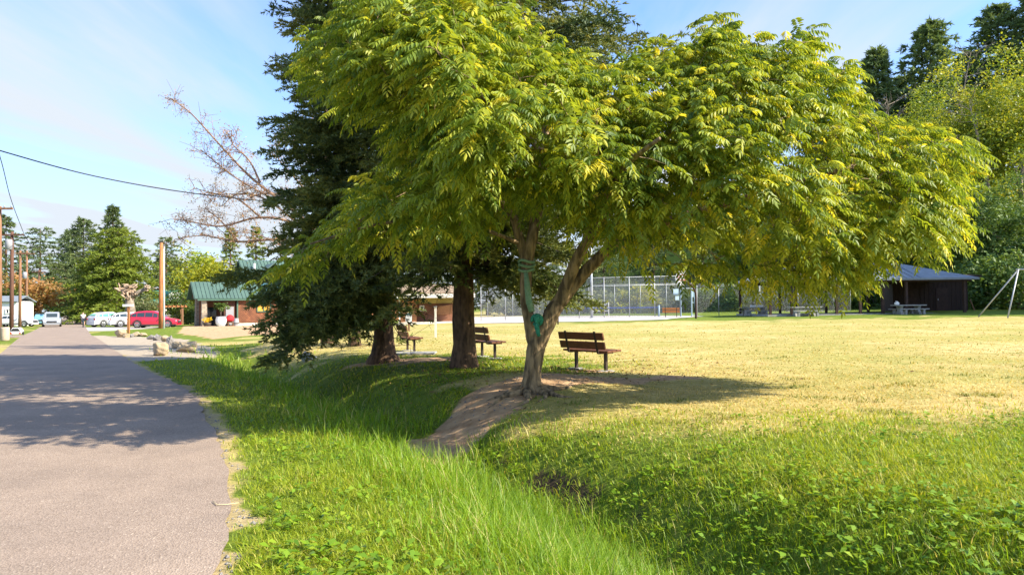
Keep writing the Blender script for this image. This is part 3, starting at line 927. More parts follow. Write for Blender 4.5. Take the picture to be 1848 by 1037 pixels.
def conifer(rng, hh, R, zb, nb, shape=.75, droop=.22, lift=.12, bl_sp=.22, tw_sp=.16, K=12, nl=.09, nw=.022, tl=.16, extra=(), blf=.30, cut=0, jitter=.25, bias=0, spread=.8):
    """returns needle triangles, var, and branch wood MB, in local coords"""
    tp, td, tlen, tv = [], [], [], []
    wood = MB()
    zs = zb + (hh * .985 - zb) * (np.arange(nb) + rng.random(nb) * .8) / nb
    br = [(z, (i * 2.39996 + rng.normal() * .3), R * max(.03, ((hh - z) / (hh - zb))) ** shape * (1 - jitter + 2 * jitter * rng.random()), droop, lift) for i, z in enumerate(zs)]
    br = [(z, az, L_ * (1 + bias * math.cos(az)), a_, b_) for z, az, L_, a_, b_ in br]
    br += list(extra)
    for (z, az, Lb, dr, lf) in br:
        dh = np.array([math.cos(az), math.sin(az), 0.]); sd = np.array([-math.sin(az), math.cos(az), 0.])
        bendv = rng.normal() * .12

        def pos(t):
            t = np.asarray(t)[:, None]
            return np.array([0, 0, z]) + dh * (Lb * t) + sd * (Lb * bendv * t * t) + np.array([0, 0, 1.]) * (Lb * (lf * t - dr * t * t + .35 * dr * t ** 4))
        ts = np.linspace(0, 1, 7)
        wood.tube(list(pos(ts)), list(np.linspace(max(.008, .012 * Lb + .006), .004, 7)), 5, caps=False)
        nbl = max(4, int(Lb / bl_sp))
        t = np.sort(.16 + .84 * rng.random(nbl * 2))
        pb = pos(t)
        sg = np.where(np.arange(len(t)) % 2 == 0, 1., -1.)
        ang = np.radians(52) + .25 * rng.standard_normal(len(t))
        bl = (blf * Lb * (1.05 - t) + .10 + .05 * Lb) * (.65 + .6 * rng.random(len(t)))
        bd = norm(dh[None] * np.cos(ang)[:, None] + sd[None] * (np.sin(ang) * sg)[:, None] + np.array([0, 0, 1.]) * (-.10 - .25 * dr + .16 * rng.standard_normal(len(t)))[:, None])
        bv = rng.normal() * .13
        for k in range(len(t)):
            m = max(2, int(bl[k] / tw_sp) + 1)
            uu = (np.arange(m) + rng.random(m) * .7) / m
            p = pb[k] + bd[k] * (bl[k] * uu)[:, None]; p = p.copy(); p[:, 2] -= .18 * bl[k] * uu ** 2
            d_ = norm(bd[k] + .45 * rng.standard_normal((m, 3)) * np.array([1, 1, .6]))
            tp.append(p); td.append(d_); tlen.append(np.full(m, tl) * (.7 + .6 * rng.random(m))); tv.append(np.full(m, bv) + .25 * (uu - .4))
    tp = np.concatenate(tp); td = np.concatenate(td); tlen = np.concatenate(tlen); tv = np.concatenate(tv)
    V, idx = needles(rng, tp, td, tlen, K, nl, nw, spread)
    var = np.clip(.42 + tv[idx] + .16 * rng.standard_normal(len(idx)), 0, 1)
    return V, var, wood


def trunk_mb(rng, hh, r0, flare=1.7, n=14, lean=(0, 0), zb=-.25):
    mb = MB()
    zs = [zb, 0.02, .22, .55, 1.1, 2.0, 3.5, 6, 9] + list(np.linspace(12, max(13, hh), 4))
    zs = [z for z in zs if z <= hh]
    rr = [r0 * (flare if z <= .05 else 1 + (flare - 1) * math.exp(-z / .30)) * max(.06, (1 - z / (hh * 1.03))) ** .8 for z in zs]
    mb.tube([(lean[0] * z, lean[1] * z, z) for z in zs], rr, n, .16, rng)
    return mb


def build_spruces():
    # the left spruce
    rng = np.random.default_rng(21)
    b = G(692, 652)
    root = thing('spruce_tree', 'tall dark spruce whose low boughs sweep down to the ditch grass', 'tree', b)
    obj('trunk', trunk_mb(rng, 19, .25, 1.9), M['bark_s'], root, smooth=True)
    ex = []
    for k in range(30):                                    # boughs hanging toward the ditch and touching the ground
        az = math.radians(rng.uniform(229, 258)); L = rng.uniform(2.6, 3.8)
        ex.append((rng.uniform(1.7, 3.0), az, L, rng.uniform(.48, .66), rng.uniform(-.02, .12)))
    for k in range(7):
        az = math.radians(rng.uniform(165, 225)); L = rng.uniform(1.8, 2.7)
        ex.append((rng.uniform(1.9, 3.6), az, L, rng.uniform(.2, .4), rng.uniform(0, .16)))
    for k in range(1):
        ex.append((rng.uniform(2.5, 2.8), math.radians(rng.uniform(184, 196)), rng.uniform(4.2, 4.6), .14, .05))
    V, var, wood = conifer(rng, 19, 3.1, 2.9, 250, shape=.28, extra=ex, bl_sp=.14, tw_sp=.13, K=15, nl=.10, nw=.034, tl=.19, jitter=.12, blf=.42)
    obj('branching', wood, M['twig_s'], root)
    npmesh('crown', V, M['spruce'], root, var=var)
    # dead inner twigs low on the trunk
    dd = MB()
    for k in range(60):
        az = rng.uniform(0, 2 * PI); z = rng.uniform(1.2, 4.2); L = rng.uniform(.8, 3.2)
        dr = -.25 - .15 * rng.random()
        pts = [(math.cos(az) * L * t, math.sin(az) * L * t, z + L * dr * t + .1 * rng.normal() * t) for t in (0, .35, .7, 1)]
        dd.tube(pts, [.016, .012, .008, .004], 4, caps=False)
        for j in range(7):
            t = rng.uniform(.3, 1); q = np.array([math.cos(az) * L * t, math.sin(az) * L * t, z + L * dr * t]); e = q + rng.standard_normal(3) * .28 - np.array([0, 0, .12])
            dd.tube([q, (q + e) / 2 + .04 * rng.standard_normal(3), e], [.006, .005, .003], 3, caps=False)
    obj('dead_branch_work', dd, M['twig_s'], root)
    # the right spruce
    rng = np.random.default_rng(33)
    b2 = G(838, 662)
    root2 = thing('spruce_tree', 'tall spruce with thick ridged trunk between two benches, behind the walnut tree', 'tree', b2)
    obj('trunk', trunk_mb(rng, 20, .27, 1.35), M['bark_s'], root2, smooth=True)
    ex = []
    for k in range(9):
        az = math.radians(rng.uniform(200, 262)); ex.append((rng.uniform(2.2, 3.4), az, rng.uniform(1.6, 2.6), rng.uniform(.55, .85), .05))
    for k in range(7):
        az = math.radians(rng.uniform(250, 300)); ex.append((rng.uniform(2.4, 3.6), az, rng.uniform(1.0, 1.9), rng.uniform(.6, .9), .05))
    for k in range(26):
        az = math.radians(rng.uniform(-55, 40)); ex.append((rng.uniform(2.1, 3.9), az, rng.uniform(1.8, 3.6), rng.uniform(.35, .6), .05))
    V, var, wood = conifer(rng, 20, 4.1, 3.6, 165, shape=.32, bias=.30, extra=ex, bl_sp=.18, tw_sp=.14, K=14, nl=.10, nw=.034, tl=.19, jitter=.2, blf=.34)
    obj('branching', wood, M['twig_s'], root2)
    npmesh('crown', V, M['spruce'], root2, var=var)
    # a third conifer behind, seen between the other two
    rng = np.random.default_rng(35)
    b3 = at(640, 28)
    root3 = thing('spruce_tree', 'dark spruce standing behind the two spruces by the benches', 'tree', b3)
    obj('trunk', trunk_mb(rng, 13, .2, 1.4), M['bark_s'], root3, smooth=True)
    V, var, wood = conifer(rng, 13, 2.3, .3, 95, shape=.7, bl_sp=.24, tw_sp=.19, K=12, nl=.13, nw=.045, tl=.22)
    obj('branching', wood, M['twig_s'], root3); npmesh('crown', V, M['spruce'], root3, var=var)


build_spruces()


# ------------------------------------------------------------------ bare tree behind the spruce
def build_bare():
    rng = np.random.default_rng(8)
    D0 = 31.0
    b = at(590, D0)
    root = thing('bare_tree', 'nearly leafless tree with long reddish branches reaching out over the lawn beside the spruces', 'tree', b)
    R0 = np.array(b)
    mb = MB()
    tr = [np.array(b) + np.array([0, 0, z]) for z in (-.2, 1, 3, 5, 8, 10)]
    mb.tube([t - R0 for t in tr], [.3, .24, .2, .17, .1, .04], 10, .1, rng)
    obj('trunk', mb, M['bare'], root, smooth=True)
    br = [[(600, 440), (520, 372), (455, 322), (400, 265), (345, 205), (308, 178)],
          [(520, 372), (440, 330), (392, 295), (362, 270)], [(470, 330), (450, 290), (420, 260), (418, 235)],
          [(600, 400), (540, 330), (500, 280), (515, 240)], [(590, 330), (555, 290), (530, 250), (540, 215)], [(590, 330), (570, 270), (560, 220)],
          [(640, 450), (540, 405), (470, 392), (400, 408), (345, 400), (318, 395)],
          [(600, 440), (500, 432), (430, 436), (370, 425), (322, 430)], [(470, 392), (430, 360), (390, 350), (352, 340)],
          [(540, 405), (480, 360), (430, 350), (400, 372)], [(430, 436), (400, 400), (370, 375)], [(640, 430), (560, 375), (500, 350), (455, 352)], [(600, 450), (530, 450), (470, 425), (420, 415)]]
    w = MB(); LP = []
    for k, l in enumerate(br):
        dz = rng.normal() * .6
        q = bend([tuple(P(x, y, D0 + dz * i / len(l))) for i, (x, y) in enumerate(l)], 5)
        n = len(q)
        w.tube([v - R0 for v in q], np.linspace(.075 if k in (0, 6, 7) else .045, .014, n), 6, caps=False)
        for j in range(int(n * 1.6)):
            i = rng.integers(n // 4, n); p = q[i]
            d = rng.standard_normal(3) * .45; d[2] += .15; d[0] -= .15
            Ls = rng.uniform(.3, .95)
            e = p + d * Ls; m = (p + e) / 2 + .1 * rng.standard_normal(3)
            w.tube([p - R0, m - R0, e - R0], [.014, .011, .007], 4, caps=False)
            for s in range(4):
                f = m + (e - m) * rng.random(); g = f + rng.standard_normal(3) * .22
                w.tube([f - R0, g - R0], [.008, .005], 3, caps=False); LP += [g, (f + g) / 2, e]
    obj('branching', w, M['bare'], root)
    LP = np.array(LP); LP = np.repeat(LP, 2, 0) + .07 * rng.standard_normal((len(LP) * 2, 3)); LP = LP[rng.random(len(LP)) < .5]
    n = len(LP)
    D = norm(rng.standard_normal((n, 3))) * .035; S = norm(np.cross(D, rng.standard_normal((n, 3)))) * .022
    npmesh('crown', np.stack([LP - D, LP + S, LP + D, LP - S], 1) - R0, M['larchbits'], root, var=rng.random(n))


build_bare()


# ------------------------------------------------------------------ generic background trees
def far_conifer(label, base, hh, R, m, seed, zb=1.5, shape=.8, droop=.25, dens=1.0, name='conifer_tree', K=8, top_gap=0, lift=.1, res=1.0, group=None):
    rng = np.random.default_rng(seed)
    sc = max(1, hh / 14.0) * res
    root = thing(name, label, 'tree', base, group=group)
    obj('trunk', trunk_mb(rng, hh * .97, hh * .017 + .05, 1.3, 8), M['bark_s'], root, smooth=True)
    V, var, wood = conifer(rng, hh, R, zb, int(70 * dens), shape=shape, droop=droop, lift=lift, bl_sp=.55 * sc, tw_sp=.42 * sc, K=K, nl=.34 * sc, nw=.12 * sc, tl=.4 * sc, jitter=.35, spread=.7)
    obj('branching', wood, M['twig_s'], root)
    npmesh('crown', V, m, root, var=var)
    return root


def leafy(rng, n, rx, ry, rz, zc, nc, leaf, rc=.35, lump=.3, flat=.5, bottom=-1):
    """clumped leaf quads through an uneven ellipsoid"""
    d = norm(rng.standard_normal((nc, 3)))
    ph = rng.random(6) * 6
    lum = 1 + lump * (np.sin(d[:, 0] * 3.1 + ph[0]) * np.sin(d[:, 1] * 2.7 + ph[1]) + .7 * np.sin(d[:, 2] * 4.3 + ph[2] + 2 * d[:, 0]))
    c = d * (rng.random(nc) ** .42 * lum)[:, None] * np.array([rx, ry, rz]); c[:, 2] = np.maximum(c[:, 2], bottom * rz) + zc
    k = rng.integers(0, nc, n)
    rr = rc * min(rx, rz) * (.6 + .8 * rng.random(nc))
    p = c[k] + rng.standard_normal((n, 3)) * rr[k][:, None] * np.array([.6, .6, .42])
    nr = norm(rng.standard_normal((n, 3)) + np.array([0, 0, 1.1]))
    a = norm(np.cross(nr, rng.standard_normal((n, 3)))); b = np.cross(nr, a)
    s = leaf * (.6 + .8 * rng.random(n))
    V = np.stack([p - a * s[:, None], p + b * (s * .55)[:, None], p + a * s[:, None], p - b * (s * .55)[:, None]], 1)
    cv = rng.standard_normal(nc) * .2
    return V, np.clip(.5 + cv[k] + .15 * rng.standard_normal(n), 0, 1), c


def far_broadleaf(label, base, hh, rx, m, seed, n=6000, zc=None, rz=None, leaf=.28, nc=90, name='broadleaf_tree', bark='bark_far', tr=.22, limbs=10, cat='tree', lump=.3, rc=.35, group=None, ry=None):
    rng = np.random.default_rng(seed)
    root = thing(name, label, cat, base, group=group)
    rz = rz or hh * .42; zc = zc or hh - rz * .95
    V, var, c = leafy(rng, n, rx, ry or rx, rz, zc, nc, leaf, rc, lump)
    tk = MB()
    tk.tube([(0, 0, -.4), (0, 0, .3), (.1 * rng.normal(), .1, zc * .6), (.2 * rng.normal(), 0, zc)], [tr * 1.3, tr, tr * .8, tr * .5], 9, .1, rng)
    for i in range(limbs):
        e = c[rng.integers(0, len(c))]; z0 = zc * rng.uniform(.3, .95)
        m_ = np.array([e[0] * .45, e[1] * .45, (z0 + e[2]) / 2 + .3])
        tk.tube([(0, 0, z0), m_, e], [tr * .42, tr * .25, tr * .08], 6, caps=False)
    obj('trunk', tk, M[bark], root, smooth=True)
    npmesh('crown', V, m, root, var=var)
    return root


def shrub(label, base, rx, rz, m, seed, n=1500, leaf=.12, nc=40, name='shrub', cat='shrub', ry=None, group=None):
    rng = np.random.default_rng(seed)
    root = thing(name, label, cat, base, group=group)
    V, var, c = leafy(rng, n, rx, ry or rx, rz, rz * .85, nc, leaf, .4, .25, bottom=-.85)
    st = MB()
    for i in range(7):
        e = c[rng.integers(0, len(c))]; st.tube([(0, 0, -.1), (e[0] * .4, e[1] * .4, e[2] * .5), e], [.03 * rz + .01, .02 * rz + .008, .008], 5, caps=False)
    obj('stem', st, M['bark_far'], root); npmesh('foliage', V, m, root, var=var)
    return root


def topz(px, py, depth):                  # height above the ground of a pixel at a depth
    p = P(px, py, depth); return p.z - h(p.x, p.y)


# --- trees beyond the road's left side
D = 120; far_conifer('dark conifer behind the nearest utility poles', at(10, D), topz(10, 385, D), 6.4, M['fir_dark'], 101, zb=3, dens=.9)
D = 128; far_conifer('ragged pine with open branches over the orange tree', at(72, D), topz(70, 408, D), 6.6, M['fir_dark'], 102, zb=4, shape=.5, droop=.16, dens=.85)
D = 112; far_broadleaf('rounded orange leaved tree behind the utility poles', at(50, D), topz(60, 500, D), 4.6, M['orangetree'], 103, n=5000, leaf=.24)
D = 108; far_broadleaf('green bushy tree next to the white house', at(14, D), topz(12, 520, D), 2.8, M['greenshrub'], 104, n=3000, leaf=.24)
# --- big cedar and firs right of the road
D = 145; far_conifer('tall fir behind the cedar, with a bent tip', at(150, D), topz(150, 392, D), 7.6, M['fir_dark'], 105, zb=3, dens=1.5, shape=.65)
D = 150; far_conifer('fir beside the road end, lower than its neighbours', at(128, D), topz(120, 412, D), 6.4, M['fir_dark'], 106, zb=3, dens=1.4, shape=.7)
D = 135; far_conifer('spire topped fir rising out of the big cedar', at(203, D), topz(203, 368, D), 5.0, M['fir_dark'], 107, zb=8, shape=.9, dens=.9)
D = 108; far_conifer('broad yellow green cedar behind the parked cars', at(213, D), topz(208, 408, D), 6.2, M['cedar'], 108, zb=1.2, shape=.34, droop=.6, dens=2.6, name='cedar_tree', K=9, lift=.22)
D = 112; far_conifer('small cedar leaning on the big cedar, by the roadside', at(168, D), topz(168, 470, D), 4.2, M['cedar'], 109, zb=.8, shape=.5, droop=.5, dens=1.3, name='cedar_tree', K=9, lift=.2)
D = 150; far_conifer('dark fir behind the log pole and flagpole', at(300, D), topz(295, 425, D), 6.4, M['fir_dark'], 110, zb=2, dens=1.1, shape=.6)
D = 160; far_broadleaf('dull green tree behind the teal roofed building', at(345, D), topz(345, 452, D), 8, M['maple'], 111, n=5000, leaf=.4)
D = 112; far_broadleaf('bright yellow green tree behind the lodge porch', at(385, D), topz(385, 446, D), 4.7, M['yellowtree'], 112, n=16000, leaf=.22, nc=170, rz=4.6, zc=4.6, lump=.2)
D = 125; far_conifer('pointed conifer behind the yellow green tree', at(416, D), topz(416, 408, D), 3.6, M['cedar'], 113, zb=1, dens=1.0)
D = 130; far_conifer('slender conifer behind the lodge gable', at(462, D), topz(466, 405, D), 3.4, M['cedar'], 114, zb=1, dens=.9)
D = 190; far_broadleaf('low dark roadside tree at the end of the road', at(122, D), topz(122, 535, D), 6.5, M['greenshrub'], 115, n=4000, leaf=.4, zc=4, rz=3.5)
D = 185; far_broadleaf('small yellow tree beside the red sign at the road end', at(140, D), topz(138, 548, D), 2.4, M['yellowtree'], 116, n=1600, leaf=.3)
D = 95; shrub('clipped green hedge between the pergola and the lodge porch', at(337, D), 2.0, 1.55, M['greenshrub'], 117, n=4200, leaf=.10, nc=120, name='hedge', cat='hedge', ry=1.4)
D = 98; far_broadleaf('blue green small tree behind the white truck', at(257, D), topz(257, 533, D), 1.9, M['greyshrub'], 118, n=2400, leaf=.13)
D = 94; far_broadleaf('small shrub tree behind the wooden pergola', at(318, D), topz(310, 528, D), 1.6, M['greenshrub'], 119, n=2000, leaf=.14)
D = 105; shrub('dark low hedge beside the road behind the cyclist', at(163, D), 2.0, .9, M['under'], 120, n=2400, leaf=.14, name='hedge', cat='hedge')


def pollard():
    D = 92; rng = np.random.default_rng(19)
    b = at(236, D); sc = D / F0
    root = thing('pollarded_tree', 'stout pollarded tree with a knobbly head and one limb stump behind parked cars', 'tree', b)
    mb = MB(); mb.tube([(0, 0, -.2), (.05, 0, 1.0), (-.1, 0, 2.6), (-.25, 0, 3.7)], [.75, .62, .5, .5], 14, .2, rng)
    mb.tube([(-.1, 0, 3.3), (.9, .1, 4.1), (1.9, .1, 4.6)], [.34, .26, .2], 9, .2, rng)
    obj('trunk', mb, M['bark_far'], root, smooth=True)
    kb = MB()
    for i in range(40):
        c = Vector((-.45, 0, 4.15)) + Vector(rng.standard_normal(3)) * .48
        kb.tube([c, c + Vector(rng.standard_normal(3)) * .3, c + Vector(rng.standard_normal(3)) * .45], [.13, .11, .04], 6)
    for i in range(14):
        c = Vector((2.1, 0.1, 4.75)) + Vector(rng.standard_normal(3)) * .22
        kb.tube([c, c + Vector(rng.standard_normal(3)) * .3], [.1, .03], 6)
    obj('knob_head', kb, mat('shorn_twig_wood', (.46, .34, .24), (.32, .22, .15), scale=5, rough=.9), root, smooth=True)


pollard()

# --- trees behind the courts and the lodge, seen through the spruces
bt = [(560, 110, 470, 6, 'fir_dark', 'dark fir beyond the lodge roof seen through the spruce boughs'), (760, 120, 425, 7, 'fir_dark', 'dark fir behind the concession stand'),
      (700, 128, 400, 7, 'fir_dark', 'taller fir behind the concession stand roof'), (880, 125, 440, 6.5, 'fir_dark', 'dark fir beyond the ball court fence near the spruce trunk'),
      (985, 118, 430, 6.5, 'fir_dark', 'dark fir beyond the court seen through the walnut fork'), (1090, 122, 425, 7, 'fir_dark', 'dark fir beyond the court behind the light pole'),
      (1180, 126, 410, 7.5, 'fir_dark', 'dark fir beyond the court behind the orange bench'), (1270, 122, 400, 7.5, 'fir_dark', 'dark fir beyond the fence behind the basketball hoop'), (1390, 126, 380, 7.5, 'fir_dark', 'dark fir beyond the fence behind the picnic tables')]
for i, (px, D, py, R, m, lb) in enumerate(bt):
    far_conifer(lb, at(px, D), topz(px, py, D), R, M[m], 130 + i, zb=1, dens=.9, shape=.6)
for i, (px, D, py, rx, m, lb) in enumerate([(930, 104, 528, 4.2, 'greyshrub', 'grey green thicket behind the court fence beside the walnut trunk'), (1010, 106, 520, 4.4, 'greyshrub', 'tall pale thicket behind the court fence left of the light pole'),
                                            (1085, 104, 525, 4.2, 'greyshrub', 'hazy thicket behind the court between light pole and net'), (1150, 102, 520, 3.4, 'yellowtree', 'yellowish bush behind the court fence near the orange bench'),
                                            (1205, 106, 518, 3.8, 'greyshrub', 'grey bush behind the fence gate'), (1270, 104, 512, 4.4, 'under', 'dark green thicket beyond the fence past the hoop'),
                                            (1345, 100, 508, 4.6, 'under', 'dark green thicket behind the first picnic table'), (1425, 98, 505, 4.6, 'under', 'dark thicket behind the second picnic table'), (1505, 96, 500, 4.6, 'under', 'dark thicket beyond the middle pavilion posts'),
                                            (1580, 94, 500, 4.6, 'under', 'dark thicket behind the pavilion beside the shed')]):
    shrub(lb, at(px, D), rx, max(1.2, topz(px, py, D) * .52), M[m], 150 + i, n=3400, leaf=.2, nc=70, name='thicket', cat='bush')

# --- wooded hillside on the right
hillc = [(1592, 120, 80, 4.6, 'fir_dark', 'slim conifer at the low end of the hillside wood'), (1690, 118, 32, 7.6, 'fir_dark', 'big dark conifer on the hillside above the shed'), (1640, 125, 130, 6.0, 'fir_dark', 'dark conifer between the slim one and the big one on the hillside'),
         (1815, 122, 2, 7.6, 'fir_dark', 'tallest conifer on the hillside by the picture edge'), (1760, 128, 90, 6.5, 'fir_dark', 'dark conifer half hidden behind bare branches on the hill'), (1890, 118, -30, 7.5, 'fir_dark', 'tall conifer cut off by the picture edge on the hill'),
         (1545, 128, 190, 5.5, 'fir_dark', 'dark conifer behind the pavilion roof ridge'), (1480, 128, 230, 5.5, 'fir_dark', 'dark conifer behind the walnut crown, over the pavilion')]
for i, (px, D, py, R, m, lb) in enumerate(hillc):
    far_conifer(lb, at(px, D), max(8, topz(px, py, D)), R, M['hillfir'], 170 + i, zb=2, dens=2.3, shape=.5, K=9, droop=.3, lift=.25)
hillb = [(1765, 96, 150, 8.0, 8.5, 'maple', 'big yellowing maple on the slope right of the shed'), (1850, 92, 110, 7.5, 9.0, 'maple', 'golden maple at the picture edge above the swing set'), (1690, 104, 250, 6.5, 7, 'maple', 'olive coloured maple above the shed roof'),
         (1640, 106, 200, 5.0, 6, 'maple', 'yellow olive tree between conifers above the pavilion'), (1800, 84, 330, 6.0, 5.5, 'under', 'dark green tree at the foot of the slope behind the shed'), (1720, 92, 370, 5.5, 5, 'under', 'dark green tree overhanging the shed roof'),
         (1640, 98, 370, 5.0, 5, 'under', 'dark green tree behind the pavilion ridge'), (1560, 102, 380, 5.0, 5, 'under', 'dark green tree behind the walnut crown and pavilion'), (1870, 78, 380, 5.0, 5, 'under', 'dark green tree behind the swing set'),
         (1470, 106, 400, 5.0, 5, 'under', 'dark green tree beyond the picnic tables'), (1380, 110, 420, 5.0, 5, 'under', 'dark green tree beyond the fence corner')]
for i, (px, D, py, rx, rz, m, lb) in enumerate(hillb):
    far_broadleaf(lb, at(px, D), max(5, topz(px, py, D)), rx, M[m], 190 + i, n=26000, leaf=.17, nc=220, rz=rz, tr=.4, limbs=14, lump=.75, rc=.20)
for i, (px, D, rx, rz, lb) in enumerate([(1795, 76, 4.5, 2.6, 'dark brush at the foot of the slope right of the shed'), (1850, 72, 4.5, 3.0, 'dark brush behind the swing set legs'), (1730, 84, 4.5, 2.8, 'dark brush just behind the shed'), (1840, 82, 5, 4, 'taller brush on the slope above the swing set')]):
    shrub(lb, at(px, D), rx, rz, M['under'], 210 + i, n=4200, leaf=.2, nc=90, name='brush', cat='bush')


def snag(label, px, D, pts, seed, n=26, r=.16):
    rng = np.random.default_rng(seed)
    b = at(px, D); R0 = np.array(b)
    root = thing('dead_tree', label, 'tree', b)
    mb = MB(); tk = MB()
    q = bend([tuple(P(x, y, D)) for x, y in pts], 6)
    tk.tube([np.array([0, 0, -.3])] + [v - R0 for v in q], np.linspace(r, .04, len(q) + 1), 8, .1, rng)
    for k in range(n):
        i = rng.integers(len(q) // 3, len(q)); p = q[i]
        d = rng.standard_normal(3); d[2] = abs(d[2]) * .9 + .2
        L = rng.uniform(1.2, 4.2)
        e = p + norm(d) * L; m = (p + e) / 2 + .25 * rng.standard_normal(3)
        mb.tube([p - R0, m - R0, e - R0], [.055, .04, .02], 5, caps=False)
        for s in range(4):
            f = m + (e - m) * rng.random(); g = f + norm(rng.standard_normal(3) + np.array([0, 0, .4])) * rng.uniform(.4, 1.3)
            mb.tube([f - R0, g - R0], [.025, .012], 4, caps=False)
    obj('trunk', tk, M['bark_far'], root, smooth=True); obj('branching', mb, M['bark_far'], root)


snag('pale leafless tree standing among the hillside conifers', 1612, 96, [(1612, 420), (1610, 330), (1606, 250), (1602, 190)], 221, n=34)
snag('bare grey branches rising over the golden maple', 1745, 108, [(1745, 300), (1735, 220), (1740, 160), (1752, 95)], 222, n=30)
snag('pale leaning trunk with white bark inside the maple', 1790, 90, [(1795, 420), (1780, 320), (1765, 250), (1750, 190)], 223, n=12, r=.3)

# tall trees beyond the picture edge whose shade reaches the pavilion
for i, (x, y, hh, R) in enumerate([(60, 60, 25, 7), (66, 54, 26, 7), (58, 53, 23, 6.5), (54, 58, 22, 6.5)]):
    far_conifer('tall conifer on the wooded slope beyond the swing set', Vector((x, y, h(x, y) - .2)), hh, R, M['fir_dark'], 240 + i, zb=1.5, dens=1.3, shape=.45, K=8, res=1.5, group='conifers beyond the swing set')


# ------------------------------------------------------------------ benches
def bench(label, loc, rz, wood, length=1.5, group='wooden park benches'):
    """faces local +Y, length along X"""
    t = thing('park_bench', label, 'bench', loc, rz, group)
    L = length
    for k, yy in enumerate((.02, .165, .31)):
        obj('seat_plank', MB().box((0, yy, .44 + .008 * k), (L, .135, .045)), wood, t, bevel=.008)
    rot = Matrix.Rotation(math.radians(13), 3, 'X')
    for zc in (.575, .775):
        obj('back_plank', MB().box((0, -.10 - (zc - .5) * .23, zc), (L, .042, .165), rot), wood, t, bevel=.008)
    for sx in (-1, 1):
        x = sx * L * .33
        obj('leg', MB().box((x, .14, .16), (.065, .065, .52)), M['steel_d'], t, bevel=.006)
        br = MB().box((x, .14, .402), (.055, .42, .030))
        br.box((x, -.145, .64), (.06, .022, .50), rot)
        obj('bracket', br, M['steel_d'], t, bevel=.004)
    pad = MB()
    for sx in (-1, 1): pad.lathe([(.20, -.1), (.20, .012), (.17, .022)], (sx * L * .33, .14, 0), 12)
    obj('footing', pad, M['conc'], t)
    return t


def bench_at(px0, py0, label, fx, fy, wood, length=1.5):
    p = G(px0, py0)
    rz = math.atan2(fy, fx) - PI / 2
    return bench(label, p, rz, wood, length)


bench_at(1058, 668, 'nearest brown wooden bench, seen from behind, beside the forked walnut trunk', .80, .60, M['wood_b'], 1.46)
bench_at(734, 634, 'brown bench beside the flared spruce trunk, on a concrete slab', .93, .36, M['wood_b'], 1.46)
bench_at(873, 645, 'brown bench half hidden behind the ridged spruce trunk', .92, .40, M['wood_b'], 1.46)
bench_at(1211, 572.5, 'orange lit wooden bench by the ball court fence', .25, .97, M['wood_o'], 1.5)

# ------------------------------------------------------------------ boulders
rngb = np.random.default_rng(77)


def boulder(label, px, py, wpx, hpx, m, seed, cat='boulder', name='boulder'):
    b = G(px, py); sc = b.y / F0
    w, hh = wpx * sc, hpx * sc
    rng = np.random.default_rng(seed)
    import bmesh
    bm = bmesh.new(); bmesh.ops.create_icosphere(bm, subdivisions=4, radius=1)
    pl = [(Vector(norm(rng.standard_normal(3))), rng.uniform(.55, .85)) for _ in range(11)]
    ph = rng.random(3) * 6
    for v in bm.verts:
        p = v.co.copy()
        for nrm, d in pl:
            k = p.dot(nrm)
            if k > d: p = p - nrm * (k - d)
        p *= 1 + .05 * math.sin(p.x * 7 + ph[0]) * math.sin(p.y * 6 + ph[1]) + .03 * math.sin(p.z * 13 + ph[2] + p.x * 9)
        v.co = Vector((p.x * w * .64, p.y * w * .55, p.z * hh * .68 + hh * .34))
    me = bpy.data.meshes.new(name); bm.to_mesh(me); bm.free()
    o = link(name, me, m, None, b)
    o.rotation_euler = (0, 0, rng.uniform(-.5, .5))
    tag(o, label, cat, 'boulders edging the gravel')
    return o


boulder('largest upright tan boulder at the front of the gravel', 290, 641, 31, 27, M['rock'], 1)
boulder('broad low tan boulder right of the largest one', 341, 635, 36, 21, M['rock'], 2)
boulder('rounded tan rock behind the two front boulders', 322, 628, 18, 14, M['rock'], 3)
boulder('dark grey rock on end behind the largest boulder', 306, 623, 13, 20, M['rockgrey'], 4)
boulder('tan rock touching the grey rock row', 298, 616, 15, 11, M['rock'], 5)
boulder('squat grey rock in the middle of the row', 284, 614, 13, 13, M['rockgrey'], 6)
boulder('flat dark rock left of the squat grey rock', 271, 612, 13, 8, M['rockgrey'], 7)
boulder('low pale tan rock at the row end near the red car', 258, 607, 14, 7, M['rock'], 8)
boulder('small tan rock beside the white sign post', 246, 607, 11, 9, M['rock'], 9)
boulder('tall tan rock in front of the white sign post', 218, 608, 20, 15, M['rock'], 10)
boulder('tan rock leaning against the tall one by the sign post', 228, 609, 13, 10, M['rock'], 11)
boulder('small grey rock between sign post rocks', 238, 608, 7, 6, M['rockgrey'], 12)
boulder('pale grey stone under the low spruce boughs', 556, 649, 24, 17, M['rockpale'], 13)


